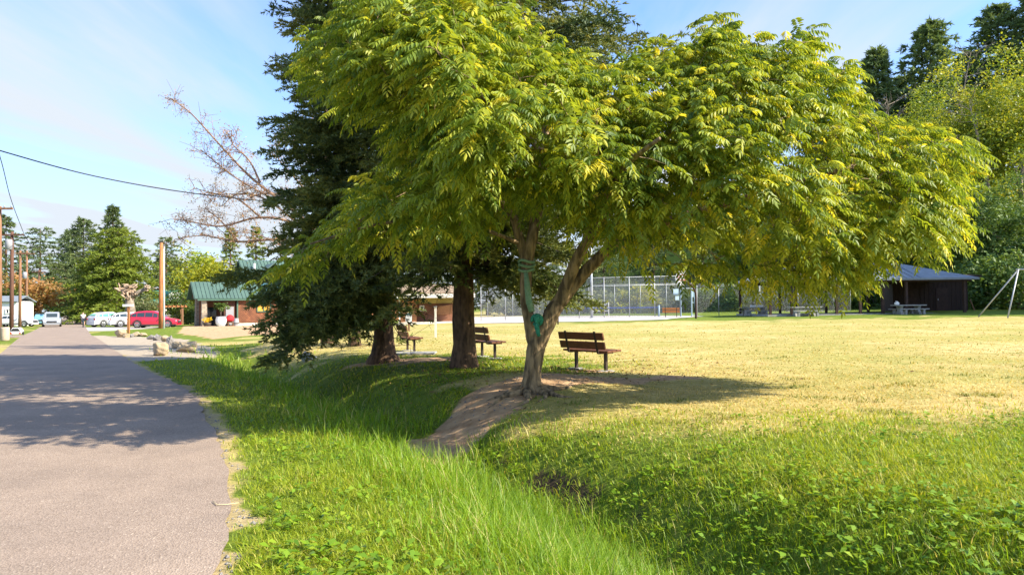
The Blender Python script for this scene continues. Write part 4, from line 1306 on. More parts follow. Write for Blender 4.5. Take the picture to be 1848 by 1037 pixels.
# ------------------------------------------------------------------ vehicles
def car(label, loc, rz, paint, L=4.6, Wd=1.85, Ht=1.66, kind='suv', group=None, glass='carglass', name='parked_car'):
    """nose towards local +X"""
    t = thing(name, label, 'car', loc, rz, group)
    hw = Wd / 2
    if kind == 'suv':
        top = [(-.50, .62, .62), (-.485, 1.06, 1.06), (-.46, 1.14, 1.30), (-.40, 1.13, .87 * Ht), (-.30, 1.10, .965 * Ht), (-.14, 1.07, Ht), (.02, 1.05, .985 * Ht), (.12, 1.03, .89 * Ht), (.225, 1.02, 1.14), (.255, 1.02, 1.05), (.36, .97, .99), (.455, .84, .86), (.49, .66, .68), (.50, .45, .47)]
    elif kind == 'van':
        top = [(-.50, .60, .60), (-.49, 1.0, 1.02), (-.475, 1.1, .95 * Ht), (-.44, 1.1, Ht), (-.1, 1.08, Ht), (.12, 1.06, .96 * Ht), (.26, 1.04, 1.16), (.31, 1.0, 1.04), (.42, .92, .94), (.475, .80, .82), (.49, .62, .64), (.50, .45, .47)]
    else:  # sedan
        top = [(-.50, .55, .55), (-.49, .86, .88), (-.36, .92, .95), (-.31, .93, 1.0), (-.20, .93, .95 * Ht), (-.08, .93, Ht), (.05, .92, .98 * Ht), (.20, .90, .98), (.24, .90, .93), (.38, .84, .86), (.47, .68, .70), (.50, .45, .47)]
    zb = .26
    sec = []
    for u, zbelt, zroof in top:
        x = u * L
        pin = 1 - .16 * max(0, abs(u) - .40) / .10
        wb = hw * pin
        cab = zroof - zbelt > .1
        wr = hw * .74 if cab else wb * .90
        sec.append([(wb * .93, zb + .02), (wb, zb + .22), (wb * 1.0, (zb + zbelt) / 2 + .06), (wb * .97, zbelt), (wr if cab else wb * .93, zroof - .035), (wr * .86, zroof)])
    body = MB()
    n = 12
    for (u, _, _), s in zip(top, sec):
        for (yy, z) in s: body.v.append((u * L, yy, z))
        for (yy, z) in s[::-1]: body.v.append((u * L, -yy, z))
    for i in range(len(top) - 1):
        for k in range(n):
            k2 = (k + 1) % n
            body.f.append((i * n + k, i * n + k2, (i + 1) * n + k2, (i + 1) * n + k))
    body.f.append(tuple(range(n))[::-1]); e = (len(top) - 1) * n; body.f.append(tuple(e + k for k in range(n)))
    obj('body', body, paint, t, smooth=False, bevel=.02)
    # side windows follow the cabin flank
    cabst = [(u * L, s) for (u, a, b), s in zip(top, sec) if b - a > .1]
    for sy in (1, -1):
        gl = MB()
        for i in range(len(cabst) - 1):
            (x0, s0), (x1, s1) = cabst[i], cabst[i + 1]
            if abs(x1 - x0) < .15: continue
            f = lambda s, a: (s[3][0] + (s[4][0] - s[3][0]) * a + .006, s[3][1] + (s[4][1] - s[3][1]) * a)
            a0, a1 = f(s0, .12), f(s0, .80); b0, b1 = f(s1, .12), f(s1, .80)
            g_ = .03
            q = [(x0 + g_, sy * a0[0], a0[1]), (x1 - g_, sy * b0[0], b0[1]), (x1 - g_, sy * b1[0], b1[1]), (x0 + g_, sy * a1[0], a1[1])]
            gl.slab(q if sy < 0 else q[::-1], .008)
        obj('side_window', gl, M[glass], t)
    # windscreen and rear window: between roof station and belt station
    idx = [i for i, (u, a, b) in enumerate(top) if b - a > .1]
    i1 = idx[-1]

    def screen(i, j, nm, g):
        (u0, s0), (u1, s1) = (top[i][0] * L, sec[i]), (top[j][0] * L, sec[j])
        pa = [(u0, s0[5][0] * .98, s0[5][1]), (u0, -s0[5][0] * .98, s0[5][1])]
        w1 = s1[5][0] * .98
        pb = [(u1, -w1, s1[5][1]), (u1, w1, s1[5][1])]
        q = [Vector(p) for p in pa + pb]
        nn = (q[1] - q[0]).cross(q[3] - q[0]).normalized()
        if nn.z < 0: q = q[::-1]; nn = -nn
        c = sum(q, Vector()) / 4
        q = [c + (p - c) * .92 + nn * .012 for p in q]
        obj(nm, MB().slab(q, .008), M[g], t)
    screen(i1 - 1 if kind != 'sedan' else i1 - 1, i1, 'windscreen', 'carglass')
    screen(idx[0] + (1 if kind != 'sedan' else 1), idx[0], 'rear_window', glass)
    # cladding, bumpers, plates and lamps
    cl = MB().box((0, 0, .30), (L * .96, Wd * .985, .12))
    obj('sill_cladding', cl, M['plasticblk'], t, bevel=.02)
    for sy in (1, -1):
        obj('headlight', MB().box((L * .472, sy * hw * .68, .70), (.10, .30, .12)), M['lampclear'], t, bevel=.02)
        obj('taillight', MB().box((-L * .492, sy * hw * .76, .92), (.08, .26, .16)), M['lampred'], t, bevel=.02)
        obj('mirror', MB().box((L * .17, sy * (hw + .09), 1.03), (.12, .18, .12)), paint, t, bevel=.03)
    obj('number_plate', MB().box((-L * .502, 0, .72), (.02, .5, .14)), M['white'], t)
    obj('grille', MB().box((L * .494, 0, .60), (.05, 1.05, .24)), M['plasticblk'], t)
    r = .40 if kind == 'suv' else .345
    for ux in (-.29, .315):
        for sy in (1, -1):
            cy = sy * (hw - .10)
            tm = MB()
            prof = [(r * .62, -.10), (r * .95, -.105), (r, -.06), (r, .06), (r * .95, .105), (r * .62, .10)]
            nn = 20
            for rr, yy in prof:
                for k in range(nn):
                    a = 2 * PI * k / nn
                    tm.v.append((ux * L + rr * math.cos(a), cy + yy, r + rr * math.sin(a)))
            for i in range(len(prof) - 1):
                for k in range(nn):
                    k2 = (k + 1) % nn
                    tm.f.append((i * nn + k, (i + 1) * nn + k, (i + 1) * nn + k2, i * nn + k2))
            wh = obj('wheel', tm, M['rubber'], t, smooth=True)
            rm = MB()
            for k in range(5):
                a = 2 * PI * k / 5 + .3
                rot = Matrix.Rotation(-a, 3, 'Y')
                rm.box(Vector((ux * L, cy + sy * .085, r)) + rot @ Vector((r * .32, 0, 0)), (r * .62, .03, .085), rot)
            for k in range(nn):
                a0, a1 = 2 * PI * k / nn, 2 * PI * (k + 1) / nn
                for ra, rb in ((r * .54, r * .66),):
                    c0 = (ux * L, cy + sy * .075, r)
                    rm.add([(c0[0] + rr * math.cos(a), c0[1] + dy, c0[2] + rr * math.sin(a)) for dy in (0, sy * .03) for a in (a0, a1) for rr in (ra, rb)],
                           [(0, 1, 3, 2), (4, 6, 7, 5), (0, 2, 6, 4), (1, 5, 7, 3)])
            obj('rim', rm, M['alloy'], wh)
            arch = MB()
            for k in range(12):
                a0, a1 = PI * k / 12, PI * (k + 1) / 12
                arch.add([(ux * L + rr * math.cos(a), sy * (hw + dy), r + rr * math.sin(a)) for dy in (-.06, .012) for a in (a0, a1) for rr in (r * 1.04, r * 1.2)],
                         [(0, 1, 3, 2), (4, 6, 7, 5), (0, 2, 6, 4), (1, 5, 7, 3)])
            obj('wheel_arch', arch, M['plasticblk'], t)
    return t


RD = math.atan2(1, -.6)           # road direction
pr = G(279, 591)
car('crimson red compact suv parked side on behind the boulders', pr, math.radians(8), M['red'], 5.0, 1.92, 1.8)
pw = G(212, 590.5); pw = Vector((pw.x + 1.0, pw.y + 1.2, pw.z))
car('white suv with dark roof pillars between the red car and the white truck', pw, math.radians(38), M['carwhite'], 4.6, 1.86, 1.68)
pk = at(205, 88)
car('white hatchback with green tinted rear window, nearest to the cyclist', at(198, 86), math.radians(62), M['carwhite'], 4.6, 1.85, 1.72, glass='greenglass')
car('dark green car mostly hidden behind the white suv and red car', at(238, 96), math.radians(25), M['cardark'], 4.7, 1.85, 1.75)
vb = at(94, 90)
car('silver van driving towards the viewer on the road', vb, RD + PI, M['silver'], 4.7, 1.98, 1.8, name='van')
car('pale blue car parked behind the silver van', at(74, 105), RD + PI, M['carblue'], 4.3, 1.75, 1.5, kind='sedan')
car('long white sedan parked on the grass before the white house', at(26, 86), math.radians(8), M['carwhite'], 4.6, 1.8, 1.4, kind='sedan')


# small white cart by the driveway
def cart():
    b = G(31, 604.5); s = b.y / F0
    t = thing('hand_cart', 'small white covered cart with dark window at the driveway edge', 'cart', b, .3)
    obj('body', MB().prism([(-.32, .08), (.30, .08), (.36, .30), (.18, .56), (-.22, .56), (-.38, .30)], -.3, .3), M['white'], t, bevel=.03)
    obj('window', MB().slab([(-.36, -.305, .30), (.30, -.305, .30), (.15, -.305, .50), (-.20, -.305, .50)], .01), M['glass'], t)
    for sx in (-.34, .36):
        w = MB(); n = 14
        w.tube([(sx, 0, .13), (sx + .05, 0, .13)], .13, n)
        obj('wheel', w, M['rubber'], t)
    obj('side_marker', MB().box((-.30, -.31, .16), (.08, .02, .14)), M['lampred'], t); obj('side_marker', MB().box((.27, -.31, .16), (.08, .02, .14)), M['lampred'], t)


cart()


def barrel():
    b = G(9, 615); s = b.y / F0
    t = thing('trash_bin', 'round tan concrete trash bin at the grass edge beside a pole', 'bin', b)
    r, hh = 7 * s, 25 * s
    obj('drum', MB().lathe([(r * .92, 0), (r, hh * .1), (r * 1.02, hh * .9), (r * .95, hh), (r * .8, hh), (r * .78, hh * .86)], n=24), M['bin'], t, smooth=True)
    obj('liner', MB().lathe([(r * .76, hh * .8), (r * .79, hh * 1.02), (r * .74, hh * 1.03)], n=20), M['plasticblk'], t)


barrel()


# ------------------------------------------------------------------ utility poles and wires
def upole(label, px, D, pytop, arm_py, armlen, m, r=.15, box_py=None, paint=None, tilt=0):
    b = at(px, D)
    ht = topz(px, pytop, D)
    t = thing('utility_pole', label, 'utility pole', b, 0, 'utility poles along the road')
    obj('pole', MB().tube([(0, 0, -.5), (0, 0, ht * .5), (tilt, 0, ht)], [r * 1.15, r, r * .75], 12), m, t, smooth=True)
    if arm_py:
        z = topz(px, arm_py, D)
        a = obj('crossarm', MB().box((0, -.12, z), (armlen, .10, .12)), m, t, bevel=.01)
        for k in (-.45, -.22, .22, .45):
            obj('insulator', MB().lathe([(.02, .06), (.05, .10), (.05, .14), (.025, .2)], (armlen * k, -.12, z), 8), M['greybox'], a)
    if box_py:
        z = topz(px, box_py, D)
        obj('transformer', MB().lathe([(.2, -.42), (.26, -.4), (.26, .36), (.20, .44)], (.0, -.40, z), 14), M['greybox'], t, smooth=True)
    if paint: pass
    return t


upole('dark brown utility pole with a crossarm and transformer, leftmost full pole in view', 21, 62, 418, 424, 2.1, M['poledark'], .15, 442)
upole('slim orange brown utility pole right of the dark one', 36, 84, 452, 457, 2.2, M['pole'], .15)
upole('brown utility pole carrying a pale transformer, before the orange tree', 48, 96, 452, 458, 2.2, M['pole'], .14, 497)
upole('farthest utility pole, near the oncoming van', 70, 118, 487, 491, 2.2, M['poledark'], .14)
upole('orange utility pole cut by the picture edge above the trash bin', -3, 44, 372, 377, 1.8, M['pole'], .17)


def wire(label, pts, r):
    q = bend([tuple(p) for p in pts], 10)
    tag(obj('overhead_wire', MB().tube(list(q), r, 5), M['cable'], smooth=True), label, 'wire', 'overhead wires')


wire('long overhead wire sagging across the sky from the poles to the spruce', [P(-260, 190, 20), P(0, 272, 24), P(190, 322, 27), P(390, 354, 30), P(620, 375, 35)], .022)
wire('overhead wire dropping from the picture edge to the dark pole crossarm', [P(-40, 170, 34), P(0, 283, 40), P(20, 360, 50), P(44, 424, 62)], .022)
wire('thin wire between the far poles beneath the fir branches', [P(44, 424, 62), P(56, 445, 84), P(72, 484, 110), P(110, 500, 170)], .03)
wire('thin wire running on from the far pole to the road end', [P(76, 491, 118), P(100, 520, 150), P(150, 540, 220)], .035)


# log pole, flagpole, sign post, pergola
def near_lodge():
    b = G(290, 592); s = b.y / F0
    t = thing('log_pole', 'tall bare orange log pole beside the red car', 'pole', b)
    hh = 154 * s
    rng = np.random.default_rng(4)
    obj('log', MB().tube([(0, 0, -.4), (0, 0, hh * .4), (.05, 0, hh)], [.165, .15, .125], 14, .08, rng), M['poleorange'], t, smooth=True)
    obj('cap', MB().lathe([(.135, 0), (.135, .05), (.05, .12)], (.05, 0, hh), 12), M['steel_d'], t)
    b2 = G(296, 592.5)
    t2 = thing('flagpole', 'slim white flagpole standing against the log pole', 'flagpole', b2)
    obj('mast', MB().tube([(0, 0, -.2), (0, 0, 146 * s)], [.07, .045], 10), M['white'], t2, smooth=True)
    obj('finial', MB().lathe([(.02, 0), (.08, .05), (.08, .11), (.02, .16)], (0, 0, 146 * s), 10), M['alloy'], t2, smooth=True)
    b3 = G(232, 601); s3 = b3.y / F0
    t3 = thing('sign_post', 'orange brown post with a small white board by the roadside rocks', 'sign', b3)
    obj('post', MB().box((0, 0, 24 * s3), (.14, .14, 52 * s3)), M['poleorange'], t3)
    obj('board', MB().box((0, -.09, 50 * s3), (20 * s3, .04, 4.2 * s3)), M['white'], t3, bevel=.01)
    rot = Matrix.Rotation(math.radians(31), 3, 'Z')
    p0 = at(312, 92); t4 = thing('pergola', 'small wooden pergola next to the hedge and log pole', 'pergola', p0, math.radians(31))
    for x in (-1.2, 1.1):
        for y in (0, 1.4): obj('post', MB().box((x, y, 1.1), (.22, .22, 2.3)), M['pole'], t4)
    bm = MB()
    for y in (-.15, 1.5): bm.box((0, y, 2.28), (3.2, .14, .2))
    for x in np.linspace(-1.4, 1.4, 7): bm.box((x, .7, 2.42), (.08, 2.2, .1))
    obj('roof_beam_frame', bm, M['poleorange'], t4)
    p5 = at(272, 90); t5 = thing('planter_wall', 'low reddish brick planter box behind the red car', 'planter', p5, math.radians(31))
    obj('brick_wall', MB().box((0, 0, .55), (4.2, .5, 1.3)), shinglemat('planter_brick', (.48, .20, .11), (.38, .15, .08), bw=.3, bh=.1, mortar=(.3, .2, .14)), t5)
    obj('coping', MB().box((0, 0, 1.24), (4.4, .62, .09)), M['conc'], t5)
    # red sign far down the road
    p6 = at(140, 150); t6 = thing('road_sign', 'small red road sign far down the road beside the yellow tree', 'sign', p6)
    obj('post', MB().tube([(0, 0, -.2), (0, 0, 2.4)], .05, 6), M['galv'], t6)
    a = [PI / 8 + k * PI / 4 for k in range(8)]
    obj('sign_face', MB().prism([(.42 * math.cos(k), 2.2 + .42 * math.sin(k)) for k in a], -.08, -.05), M['signred'], t6)


near_lodge()


# ------------------------------------------------------------------ cyclist
def skin_mesh(name, pts, edges, radii, m, parent, sub=1):
    me = bpy.data.meshes.new(name); me.from_pydata(pts, edges, [])
    o = link(name, me, m, parent)
    sk = o.modifiers.new('skin', 'SKIN')
    me.skin_vertices[0].data[0].use_root = True
    for v, r in zip(me.skin_vertices[0].data, radii): v.radius = (r, r)
    sb = o.modifiers.new('smooth', 'SUBSURF'); sb.levels = sub; sb.render_levels = sub
    dg = bpy.context.evaluated_depsgraph_get()
    me2 = bpy.data.meshes.new_from_object(o.evaluated_get(dg))
    o.modifiers.clear(); o.data = me2
    me2.materials.clear(); me2.materials.append(m)
    me2.polygons.foreach_set('use_smooth', [True] * len(me2.polygons))
    return o


def cyclist():
    b = G(150, 590.5)
    rz = RD - PI / 2 + .03
    # bicycle: heading local +Y
    t = thing('bicycle', 'bicycle ridden away along the road beside the parked cars', 'bicycle', b, rz)
    for y in (-.52, .52):
        w = MB(); w.tube([(0, y + .33 * math.cos(a), .34 + .33 * math.sin(a)) for a in np.linspace(0, 2 * PI, 25)], .022, 6)
        wh = obj('wheel', w, M['rubber'], t, smooth=True)
        sp = MB()
        for k in range(8):
            a = PI * k / 8
            sp.tube([(0, y + .32 * math.cos(a), .34 + .32 * math.sin(a)), (0, y - .32 * math.cos(a), .34 - .32 * math.sin(a))], .003, 3)
        obj('spoke_lacing', sp, M['alloy'], wh)
    f = MB()
    for a_, c_ in (((0, -.52, .34), (0, -.15, .80)), ((0, -.52, .34), (0, -.05, .32)), ((0, -.05, .32), (0, -.17, .88)), ((0, -.05, .32), (0, .38, .82)), ((0, -.15, .78), (0, .36, .86)), ((0, .52, .34), (0, .35, 1.0))):
        f.tube([a_, c_], .02, 6)
    obj('frame', f, M['signblue'], t)
    obj('saddle', MB().box((0, -.18, .93), (.16, .26, .06)), M['plasticblk'], t, bevel=.02)
    obj('handlebar', MB().tube([(-.3, .28, 1.04), (-.12, .36, 1.02), (.12, .36, 1.02), (.3, .28, 1.04)], .016, 6), M['plasticblk'], t)
    obj('pedal', MB().box((.13, .04, .20), (.09, .1, .02)), M['plasticblk'], t); obj('pedal', MB().box((-.13, -.14, .44), (.09, .1, .02)), M['plasticblk'], t)
    p = thing('person', 'person in a white shirt and dark shorts riding a bicycle away down the road', 'person', b, rz)
    V = [(0, -.16, 1.00), (0, -.10, 1.22), (0, .0, 1.42), (0, .04, 1.52), (0, .08, 1.60), (0, .10, 1.70),   # pelvis..head
         (-.19, .02, 1.40), (-.25, .14, 1.20), (-.28, .28, 1.07), (.19, .02, 1.40), (.25, .14, 1.20), (.28, .28, 1.07),
         (-.10, -.14, .96), (-.13, .16, .80), (-.13, -.10, .47), (-.13, .02, .43), (.10, -.14, .96), (.13, .14, .66), (.13, .02, .24), (.13, .14, .21)]
    E = [(0, 1), (1, 2), (2, 3), (3, 4), (4, 5), (2, 6), (6, 7), (7, 8), (2, 9), (9, 10), (10, 11), (0, 12), (12, 13), (13, 14), (14, 15), (0, 16), (16, 17), (17, 18), (18, 19)]
    R = [.15, .145, .15, .06, .09, .085, .07, .048, .035, .07, .048, .035, .095, .07, .045, .04, .095, .07, .045, .04]
    skin_mesh('body', V, E, R, M['skin'], p)
    sh = skin_mesh('shirt', V[:3] + [V[6], (-.22, .08, 1.3), V[9], (.22, .08, 1.3)], [(0, 1), (1, 2), (2, 3), (3, 4), (2, 5), (5, 6)], [.175, .175, .175, .095, .075, .095, .075], M['shirt'], p)
    skin_mesh('shorts', [V[0], V[12], (-.13, .13, .82), V[16], (.13, .12, .72)], [(0, 1), (1, 2), (0, 3), (3, 4)], [.17, .12, .095, .12, .095], M['shorts'], p)
    skin_mesh('hair', [(0, .06, 1.66), (0, .07, 1.74)], [(0, 1)], [.10, .085], M['hair'], p)


cyclist()

# ------------------------------------------------------------------ buildings
ROT = math.radians(31)


def gable_roof(x0, x1, yf, yb, ze, zr, t=.12, over=.35, seams=True, m=None):
    mb = MB(); ym = (yf + yb) / 2
    sl = (zr - ze) / (ym - yf)
    zf = ze - over * sl
    mb.slab([(x0 - over, yf - over, zf), (x1 + over, yf - over, zf), (x1 + over, ym, zr), (x0 - over, ym, zr)], t)
    mb.slab([(x1 + over, yb + over, zf), (x0 - over, yb + over, zf), (x0 - over, ym, zr), (x1 + over, ym, zr)], t)
    if seams:
        for x in np.arange(x0 - over + .1, x1 + over, .42):
            n = Vector((0, -sl, 1)).normalized()
            a = Vector((x, yf - over, zf)) + n * t; b = Vector((x, ym, zr)) + n * t
            mb.slab([a + Vector((-.025, 0, 0)), a + Vector((.025, 0, 0)), b + Vector((.025, 0, 0)), b + Vector((-.025, 0, 0))], .06)
    return mb


def window(parent, x, y, z, w, hh, frame='greentrim', pane='glass', fw=.12):
    f = MB()
    f.box((x, y - .04, z + hh / 2 + fw / 2), (w + 2 * fw, .10, fw)); f.box((x, y - .04, z - hh / 2 - fw / 2), (w + 2 * fw, .12, fw))
    f.box((x - w / 2 - fw / 2, y - .04, z), (fw, .10, hh)); f.box((x + w / 2 + fw / 2, y - .04, z), (fw, .10, hh)); f.box((x, y - .04, z), (fw * .8, .09, hh))
    fo = obj('window', f, M[frame], parent)
    obj('pane', MB().box((x, y - .015, z), (w, .03, hh)), M[pane], fo)
    return fo


def lodge():
    D = 82.0
    b = at(366, D)
    s = D / F0
    t = thing('lodge_building', 'shingled lodge with green metal roofs and a stone pillared porch', 'building', b, ROT)
    # porch wing, local x to the right along the front, y to the back
    L1 = 8.6; dep = 5.2; ze, zr = 3.25, 4.95
    obj('roof', gable_roof(-.6, L1, 0, dep, ze, zr), M['greenroof'], t)
    w = MB(); w.prism([(0.0, 0), (dep, 0), (dep, ze), (dep / 2, zr - .15), (0, ze)], 0, .2)
    gm = MB()
    gm.add([(y_, x_, z_) for (x_, y_, z_) in []], [])
    wall = MB()
    wall.box((6.0, .12, 1.72), (4.6, .2, 2.9)); wall.box((3.7, 1.3, 1.72), (.2, 2.15, 2.9)); wall.box((4.2, 2.6, 1.6), (8.4, .2, 3.0))
    obj('wall', wall, M['shingle'], t)
    obj('plinth', MB().box((6.0, .10, .14), (4.7, .30, .32)), M['cream'], t)
    gab = MB()
    gab.add([(-.45, .0, ze - .05), (-.45, dep, ze - .05), (-.45, dep / 2, zr - .12), (-.30, .0, ze - .05), (-.30, dep, ze - .05), (-.30, dep / 2, zr - .12)], [(0, 2, 1), (3, 4, 5), (0, 1, 4, 3), (1, 2, 5, 4), (2, 0, 3, 5)])
    obj('gable_end', gab, M['shingle_d'], t)
    for (x, y) in ((.15, .15), (-.05, 3.4)):
        c = obj('column', MB().box((x, y, 1.55), (.62, .62, 3.1), taper=.82), M['stone'], t)
    obj('corner_post', MB().box((3.66, -.02, 1.6), (.16, .16, 3.15)), M['greentrim'], t)
    bay = MB(); bay.box((2.85, .6, 1.55), (1.2, 1.0, 3.05)); obj('entry_bay', bay, M['shingle_d'], t)
    obj('door', MB().box((2.85, .07, 1.15), (.85, .06, 2.05)), M['greybox'], t)
    obj('door', MB().box((1.3, 2.47, 1.1), (1.0, .06, 2.1)), M['glass'], t)
    window(t, 6.55, .02, 2.15, 1.35, 1.0, pane='amber')
    obj('fascia', MB().box((4.1, -.42, ze - .28), (9.4, .06, .18)), M['greentrim'], t)
    # blue tarp over the roof end
    tp = MB().slab([(6.6, .3, 3.62), (8.9, .3, 3.62), (9.0, 2.2, 4.86), (6.4, 2.2, 4.86)], .05)
    obj('roof_patch', tp, M['tarp'], t)
    # two storey block behind
    x0, y0, W2, d2 = 5.6, 4.6, 12.5, 7
    blk = MB(); blk.box((x0 + W2 / 2, y0 + d2 / 2, 2.9), (W2, d2, 5.8)); obj('upper_wall', blk, M['shingle_d'], t)
    obj('upper_roof', gable_roof(x0, x0 + W2, y0, y0 + d2, 5.55, 7.9), M['greenroof'], t)
    dm = MB(); dm.box((x0 + 2.9, y0 - .1, 5.4), (2.5, 2.6, 1.7)); dmo = obj('dormer', dm, M['shingle_d'], t)
    dr = MB()
    dr.slab([(x0 + 1.3, y0 - 1.8, 6.0), (x0 + 1.3, y0 + 3.2, 6.0), (x0 + 2.9, y0 + 3.2, 7.35), (x0 + 2.9, y0 - 1.8, 7.35)][::-1], .1)
    dr.slab([(x0 + 4.5, y0 - 1.8, 6.0), (x0 + 2.9, y0 - 1.8, 7.35), (x0 + 2.9, y0 + 3.2, 7.35), (x0 + 4.5, y0 + 3.2, 6.0)][::-1], .1)
    obj('dormer_roof', dr, M['greenroof'], dmo)
    window(t, x0 + 2.9, y0 - 1.42, 5.3, 1.1, .95, 'white'); window(t, x0 + 6.3, y0 - .02, 4.9, 1.2, .9, 'greentrim'); window(t, x0 + 8.6, y0 - .02, 4.9, 1.2, .9, 'greentrim')
    obj('vent_pipe', MB().tube([(x0 + 1.2, y0 + 1.6, 6.0), (x0 + 1.2, y0 + 1.6, 7.5)], .14, 10), M['white'], t)
    # right wing with red shingles
    wg = MB(); wg.box((13.6, 1.1, 2.6), (6.4, 4.4, 5.2)); obj('wing_wall', wg, M['shingle'], t)
    obj('wing_roof', gable_roof(10.4, 16.8, -1.1, 3.3, 5.2, 6.8), M['greenroof'], t)
    obj('side_door', MB().box((9.2, .03, 1.1), (1.1, .05, 2.1)), M['glass'], t)
    lng = MB(); lng.box((23.0, 3.2, 1.6), (13, 4, 3.2)); obj('long_wing_wall', lng, M['orangewall'], t)
    obj('long_wing_roof', gable_roof(16.9, 29.5, 1.2, 5.2, 3.2, 4.6), M['tealroof'], t)
    # things before the porch
    def lp(x, y): return b + Matrix.Rotation(ROT, 3, 'Z') @ Vector((x, y, 0))
    q = lp(1.75, -.9); q.z = h(q.x, q.y)
    p = thing('plant_pot', 'large round white pot holding a leafy plant before the porch', 'plant pot', q)
    obj('pot', MB().lathe([(.38, 0), (.56, .35), (.60, .7), (.50, 1.0), (.54, 1.06), (.44, 1.06), (.42, .92)], n=24), M['potwhite'], p, smooth=True)
    rng = np.random.default_rng(2)
    V, v, c = leafy(rng, 900, .85, .7, .5, 2.15, 26, .10); npmesh('foliage', V, M['greenshrub'], p, var=v)
    st = MB()
    for k in range(6):
        e = c[k]; st.tube([(0, 0, .95), (e[0] * .4, e[1] * .4, 1.5), e], [.03, .02, .01], 5, caps=False)
    obj('stem', st, M['bark_far'], p)
    q = lp(.3, -1.0); q.z = h(q.x, q.y)
    p = thing('flower_pot', 'dark tub of yellow flowers beside the stone porch pillar', 'plant pot', q)
    obj('tub', MB().lathe([(.34, 0), (.44, .42), (.40, .45), (.36, .40)], n=18), M['steel_d'], p, smooth=True)
    V, v, c = leafy(rng, 500, .5, .5, .3, .75, 20, .06); npmesh('blossom', V, M['flower'], p, var=v)
    q = lp(2.75, -.75); q.z = h(q.x, q.y)
    p = thing('garden_chair', 'garden chair draped with red fabric next to the white pot', 'chair', q, ROT)
    ch = MB(); ch.box((0, 0, .40), (.6, .6, .06)); ch.box((0, .33, .75), (.6, .07, .75), Matrix.Rotation(-.25, 3, 'X')); obj('seat', ch, M['pole'], p)
    for sx in (-.26, .26):
        for sy in (-.25, .25): obj('leg', MB().box((sx, sy, .19), (.06, .06, .40)), M['pole'], p)
    cl = MB().lathe([(.48, .55), (.47, .85), (.34, 1.12), (.12, 1.25)], (0, .12, 0), 14); obj('drape', cl, M['redcloth'], p, smooth=True)
    q = lp(3.35, -.85); q.z = h(q.x, q.y)
    p = thing('barrel', 'small grey slatted barrel by the porch corner', 'barrel', q)
    obj('staves', MB().lathe([(.26, 0), (.33, .4), (.26, .85), (.22, .85), (.22, .75)], n=12), M['greybox'], p)
    obj('hoop', MB().lathe([(.325, .26), (.335, .26), (.335, .33), (.325, .33)], n=18), M['steel_d'], p)
    q = lp(9.0, -.6); q.z = h(q.x, q.y)
    p = thing('white_sign', 'white lettered sign leaning beside the lodge side door', 'sign', q, ROT)
    obj('post', MB().box((.1, 0, 1.1), (.1, .1, 2.3)), M['white'], p)
    obj('board', MB().box((.1, -.08, 2.0), (.55, .04, .40)), M['white'], p); obj('board', MB().box((-.25, -.08, 1.45), (.62, .04, .25)), M['white'], p)


lodge()


def concession():
    D = 64.0
    b = at(720, D); s = D / F0
    t = thing('concession_stand', 'low wooden concession stand with shake roof, white fascia and ochre board', 'building', b, math.radians(6))
    Wd = 6.2
    obj('wall', MB().box((.75, 2.0, 1.15), (1.5, 4, 2.9)), M['orangewall'], t)
    obj('back_wall', MB().box((Wd / 2 + .6, 2.6, 1.15), (Wd - 1.8, 2.8, 2.88)), M['brownwall'], t)
    obj('plinth', MB().box((Wd / 2, 1.9, .02), (Wd + .1, 4.05, .45)), M['cream'], t)
    rf = MB().slab([(-.35, -.9, 2.62), (Wd + .3, -.9, 2.62), (Wd + .3, 2.2, 3.42), (-.35, 2.2, 3.42)], .12)
    rf.slab([(Wd + .3, 5.2, 2.7), (-.35, 5.2, 2.7), (-.35, 2.2, 3.42), (Wd + .3, 2.2, 3.42)], .12)
    obj('roof', rf, M['cedarshake'], t)
    obj('fascia', MB().box((Wd / 2, -.93, 2.48), (Wd + .7, .07, .34)), M['cream'], t)
    obj('header_board', MB().box((Wd / 2 + .8, .9, 2.16), (Wd - 1.7, .08, .62)), M['yellowboard'], t)
    obj('corner_post', MB().box((.05, -.1, 1.1), (.12, .12, 2.8)), M['cream'], t)
    obj('shutter', MB().slab([(3.0, 1.05, .82), (4.6, 1.05, .95), (4.6, .1, 1.75), (3.4, .1, 1.60)], .05), M['pole'], t)
    n = obj('notice', MB().box((1.95, 1.17, 1.42), (.42, .04, .52)), M['white'], t)
    obj('picture', MB().box((1.95, 1.145, 1.42), (.20, .015, .30)), M['greentrim'], n)
    # notice sign on a post in the grass before it
    g = G(738, 597); sg = g.y / F0
    p = thing('notice_sign', 'white notice board with a blue heading on a wooden post near the far bench', 'sign', g)
    obj('post', MB().box((0, 0, 14 * sg), (.10, .10, 30 * sg)), M['pole'], p)
    bd = obj('board', MB().box((0, -.07, 24 * sg), (11 * sg, .03, 17 * sg)), M['white'], p)
    obj('heading', MB().box((0, -.09, 30.4 * sg), (10 * sg, .012, 3 * sg)), M['signblue'], bd)
    ln = MB()
    for k in range(4): ln.box(((-.8 if k % 2 else .6) * sg, -.09, (27 - 2.4 * k) * sg), ((7.5 - (k % 3)) * sg, .01, .7 * sg))
    obj('text_line', ln, M['greybox'], bd)
    g = G(786, 609); sg = g.y / F0
    p = thing('net_post', 'slender pale post standing in the dry grass right of the notice sign', 'post', g)
    obj('shaft', MB().box((0, 0, 27 * sg), (.09, .09, 56 * sg)), M['cream'], p); obj('top_cap', MB().box((0, 0, 55.5 * sg), (.14, .14, .05)), M['galv'], p)


concession()


